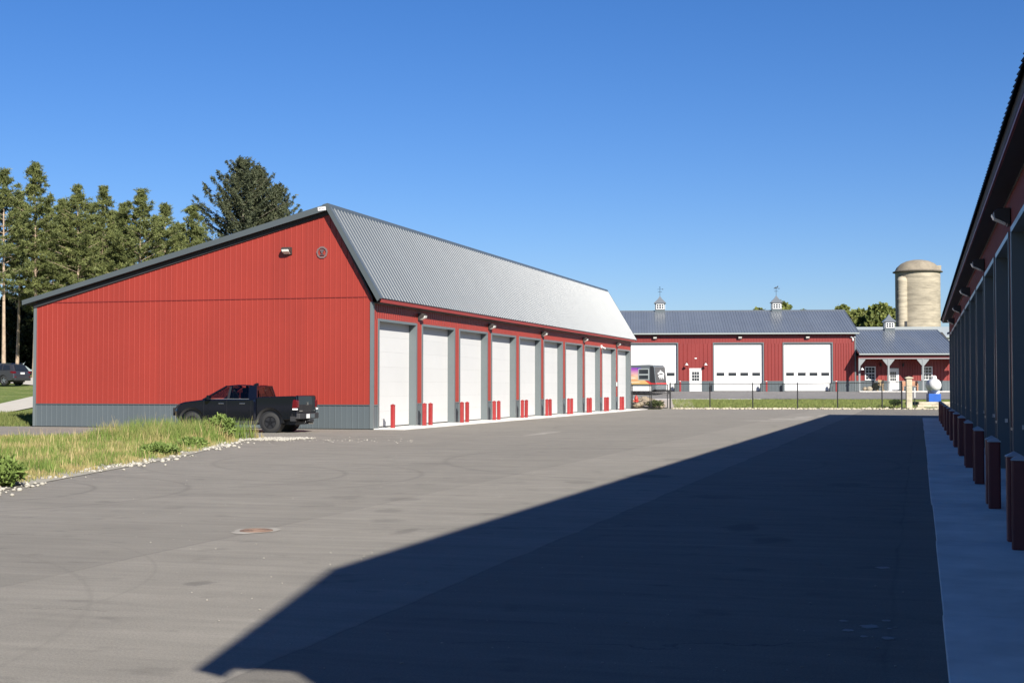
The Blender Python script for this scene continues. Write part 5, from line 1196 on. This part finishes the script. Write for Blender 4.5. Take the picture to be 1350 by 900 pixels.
# seed stalks
i = rng.choice(len(X), 2600, False); 
blades('dry_stalks', X[i], Y[i], np.full(len(i), .005), H[i]+rng.uniform(.06, .22, len(i)), rng.uniform(.012, .02, len(i)), np.tile(np.array([[.50, .40, .20]]), (len(i), 1)), 'dry seed stalks above the rough grass', .25)
SOIL = mat('dry_soil', (0.20, 0.165, 0.085), .95, var=.25, vscale=2.0, bump=.5, bscale=20)
inner = [(-11.2, 8), (-15.3, 20.3), (-17.9, 30.6), (-21.4, 41.2), (-21.6, 42.5), (-24.7, 42.5), (-30, 41.3), (-45.5, 38.8), (-45.5, 8)]
flat_poly('soil_bed', inner, 0.018, SOIL, 'dry soil under the rough grass')
# leafy weed clumps along the gravel edge
for j, (x_, y_, h, rad, lab) in enumerate(((-15.1, 20.9, .50, .42, 'bushy green weed at the left picture edge'), (-21.3, 40.7, .80, .50, 'bright green weed clump at the right end of the grass'), (-18.3, 31.8, .26, .5, 'low green weed at the gravel edge'), (-19.6, 35.8, .25, .40, 'low green weed on the gravel below the tall grass'))):
    shrub('weed', (x_, y_, 0), h, rad, 20+j, lab, (.09, .14, .03), (.22, .29, .08), 260, .13)
# edge gravel stones
P = []; Q = []
edge = [(-12.5, 15), (-14.6, 20.2), (-17.2, 30.6), (-20.6, 41.3), (-19.3, 43.4), (-24.7, 43.2), (-30, 42.0)]
for _ in range(2000):
    i = rng.integers(0, len(edge)-1); t = rng.uniform(); x_ = edge[i][0]*(1-t)+edge[i+1][0]*t; y_ = edge[i][1]*(1-t)+edge[i+1][1]*t
    if math.sin(x_*2.1+y_*1.3)+math.sin(y_*2.9-x_)+rng.normal(0, .5) < -.1: continue
    off = rng.normal(.22, .26); dx, dy = edge[i+1][0]-edge[i][0], edge[i+1][1]-edge[i][1]; L_ = math.hypot(dx, dy)
    P.append((x_-dy/L_*off, y_+dx/L_*off, .02)); Q.append(abs(rng.normal(.022, .014))+.010)
for _ in range(500):
    t = rng.uniform(); P.append((-20.9+rng.uniform(-.5, 1.5), 41.4+rng.uniform(0, 2.0), .018)); Q.append(rng.uniform(.015, .05))
WST = mat('white_crushed_stone', (0.32, 0.30, 0.255), .9, var=.2, vscale=9)
scatter_stones('edge_stones', P, Q, WST, 'white crushed stone along the grass edge')
# loose pebbles and leaf litter on the asphalt
P = []; Q = []
for _ in range(330):
    y_ = 8+rng.exponential(16); x_ = rng.uniform(-.75*y_+2, min(-.1, .05*y_)); 
    if inside(np.array([x_]), np.array([y_]), PATCH)[0] or y_ > 100: continue
    P.append((x_, y_, .006)); Q.append(rng.uniform(.004, .010))
for _ in range(60): P.append((-17.6+rng.normal(0, 1.2), 42+rng.normal(0, 1.0), .006)); Q.append(rng.uniform(.012, .03))
scatter_stones('pebbles', P, Q, WST, 'scattered pale pebbles on the asphalt', .5)
# dried splash marks on the asphalt near the right apron
SPL = mat('dried_splash', (0.235, 0.23, 0.215), .8, var=.2, vscale=10)
def blot(cx, cy, rx, ry, z, seed):
    rr = np.random.default_rng(seed); n = 18
    return [(cx+rx*math.cos(6.283*i/n)*rr.uniform(.7, 1.15), cy+ry*math.sin(6.283*i/n)*rr.uniform(.7, 1.15), z) for i in range(n)]
mb = MB()
for j, (x_, y_, r_) in enumerate(((-.36, 10.55, .07), (-.50, 10.35, .045), (-.25, 10.85, .035), (-.22, 10.1, .05), (-.55, 10.75, .035), (-.38, 10.12, .03), (-.02-.2, 10.5, .02), (-.35, 14.0, .07))):
    v = blot(x_, y_, r_, r_*1.3, .004, j); mb.add(v, [tuple(range(len(v)))])
tag(mb.obj('splash_marks', SPL), 'pale dried splash marks on the shaded asphalt by the apron', kind='stuff')
SCUF = mat('pale_scuff', (0.25, 0.23, 0.195), .9, var=.3, vscale=3)
mb = MB()
for j, (x_, y_, rx, ry) in enumerate(((-6.6, 76, 1.3, 2.0), (-7.6, 72.5, 1.3, 1.0), (-6.2, 81, .5, 3.2), (-13.3, 50.5, .25, 2.4), (-5.5, 86, .3, 3))):
    v = blot(x_, y_, rx, ry, .004, 50+j); mb.add(v, [tuple(range(len(v)))])
tag(mb.obj('sand_scuff', SCUF), 'pale sandy scuffs on the far asphalt', kind='stuff')
# manhole
mh = empty('manhole_cover', (-7.62, 15.5, 0), 0, 'rusty round iron cover set in the sunlit asphalt', 'manhole cover')
v = blot(0, 0, .27, .42, .005, 99); MB().add(v, [tuple(range(len(v)))]).obj('collar', SCUF, mh)
MB().lathe([(.005, .012), (.195, .012), (.20, .004)], 28).obj('lid', RUST, mh)
mr_ = MB()
for rr_ in (.05, .10, .16): mr_.lathe([(rr_-.012, .0125), (rr_-.008, .018), (rr_+.008, .018), (rr_+.012, .0125)], 24)
mr_.obj('rib', RUST, mh)
# ragged lawn edge grass by the gable and beyond
n = 26000; X = rng.uniform(-49, -37.4, n); Y = rng.uniform(53.2, 62, n); k = (Y > 53.6-(X+37.2)*-.05) ; X, Y = X[k], Y[k]
g = rng.uniform(0, 1, (len(X), 1)); T = (np.array([.20, .20, .07])*(1-g)+np.array([.10, .145, .035])*g)*rng.uniform(.8, 1.2, (len(X), 1))
blades('lawn_tufts', X, Y, elev(X, Y)-.05, rng.uniform(.08, .26, len(X)), rng.uniform(.02, .035, len(X)), T, 'longer lawn grass beside the gable wall')
n = 30000; xx = rng.uniform(-17, 1.0, n); yy = rng.uniform(-21.4, -11.8, n); X = FO.x+FEX.x*xx+FEY.x*yy; Y = FO.y+FEX.y*xx+FEY.y*yy
g = rng.uniform(0, 1, (n, 1)); T = (np.array([.26, .27, .09])*(1-g)+np.array([.15, .21, .05])*g)*rng.uniform(.8, 1.2, (n, 1))
blades('bank_grass', X, Y, elev(X, Y)-.05, rng.uniform(.07, .16, n), rng.uniform(.03, .05, n), T, 'green grass on the bank behind the fence')
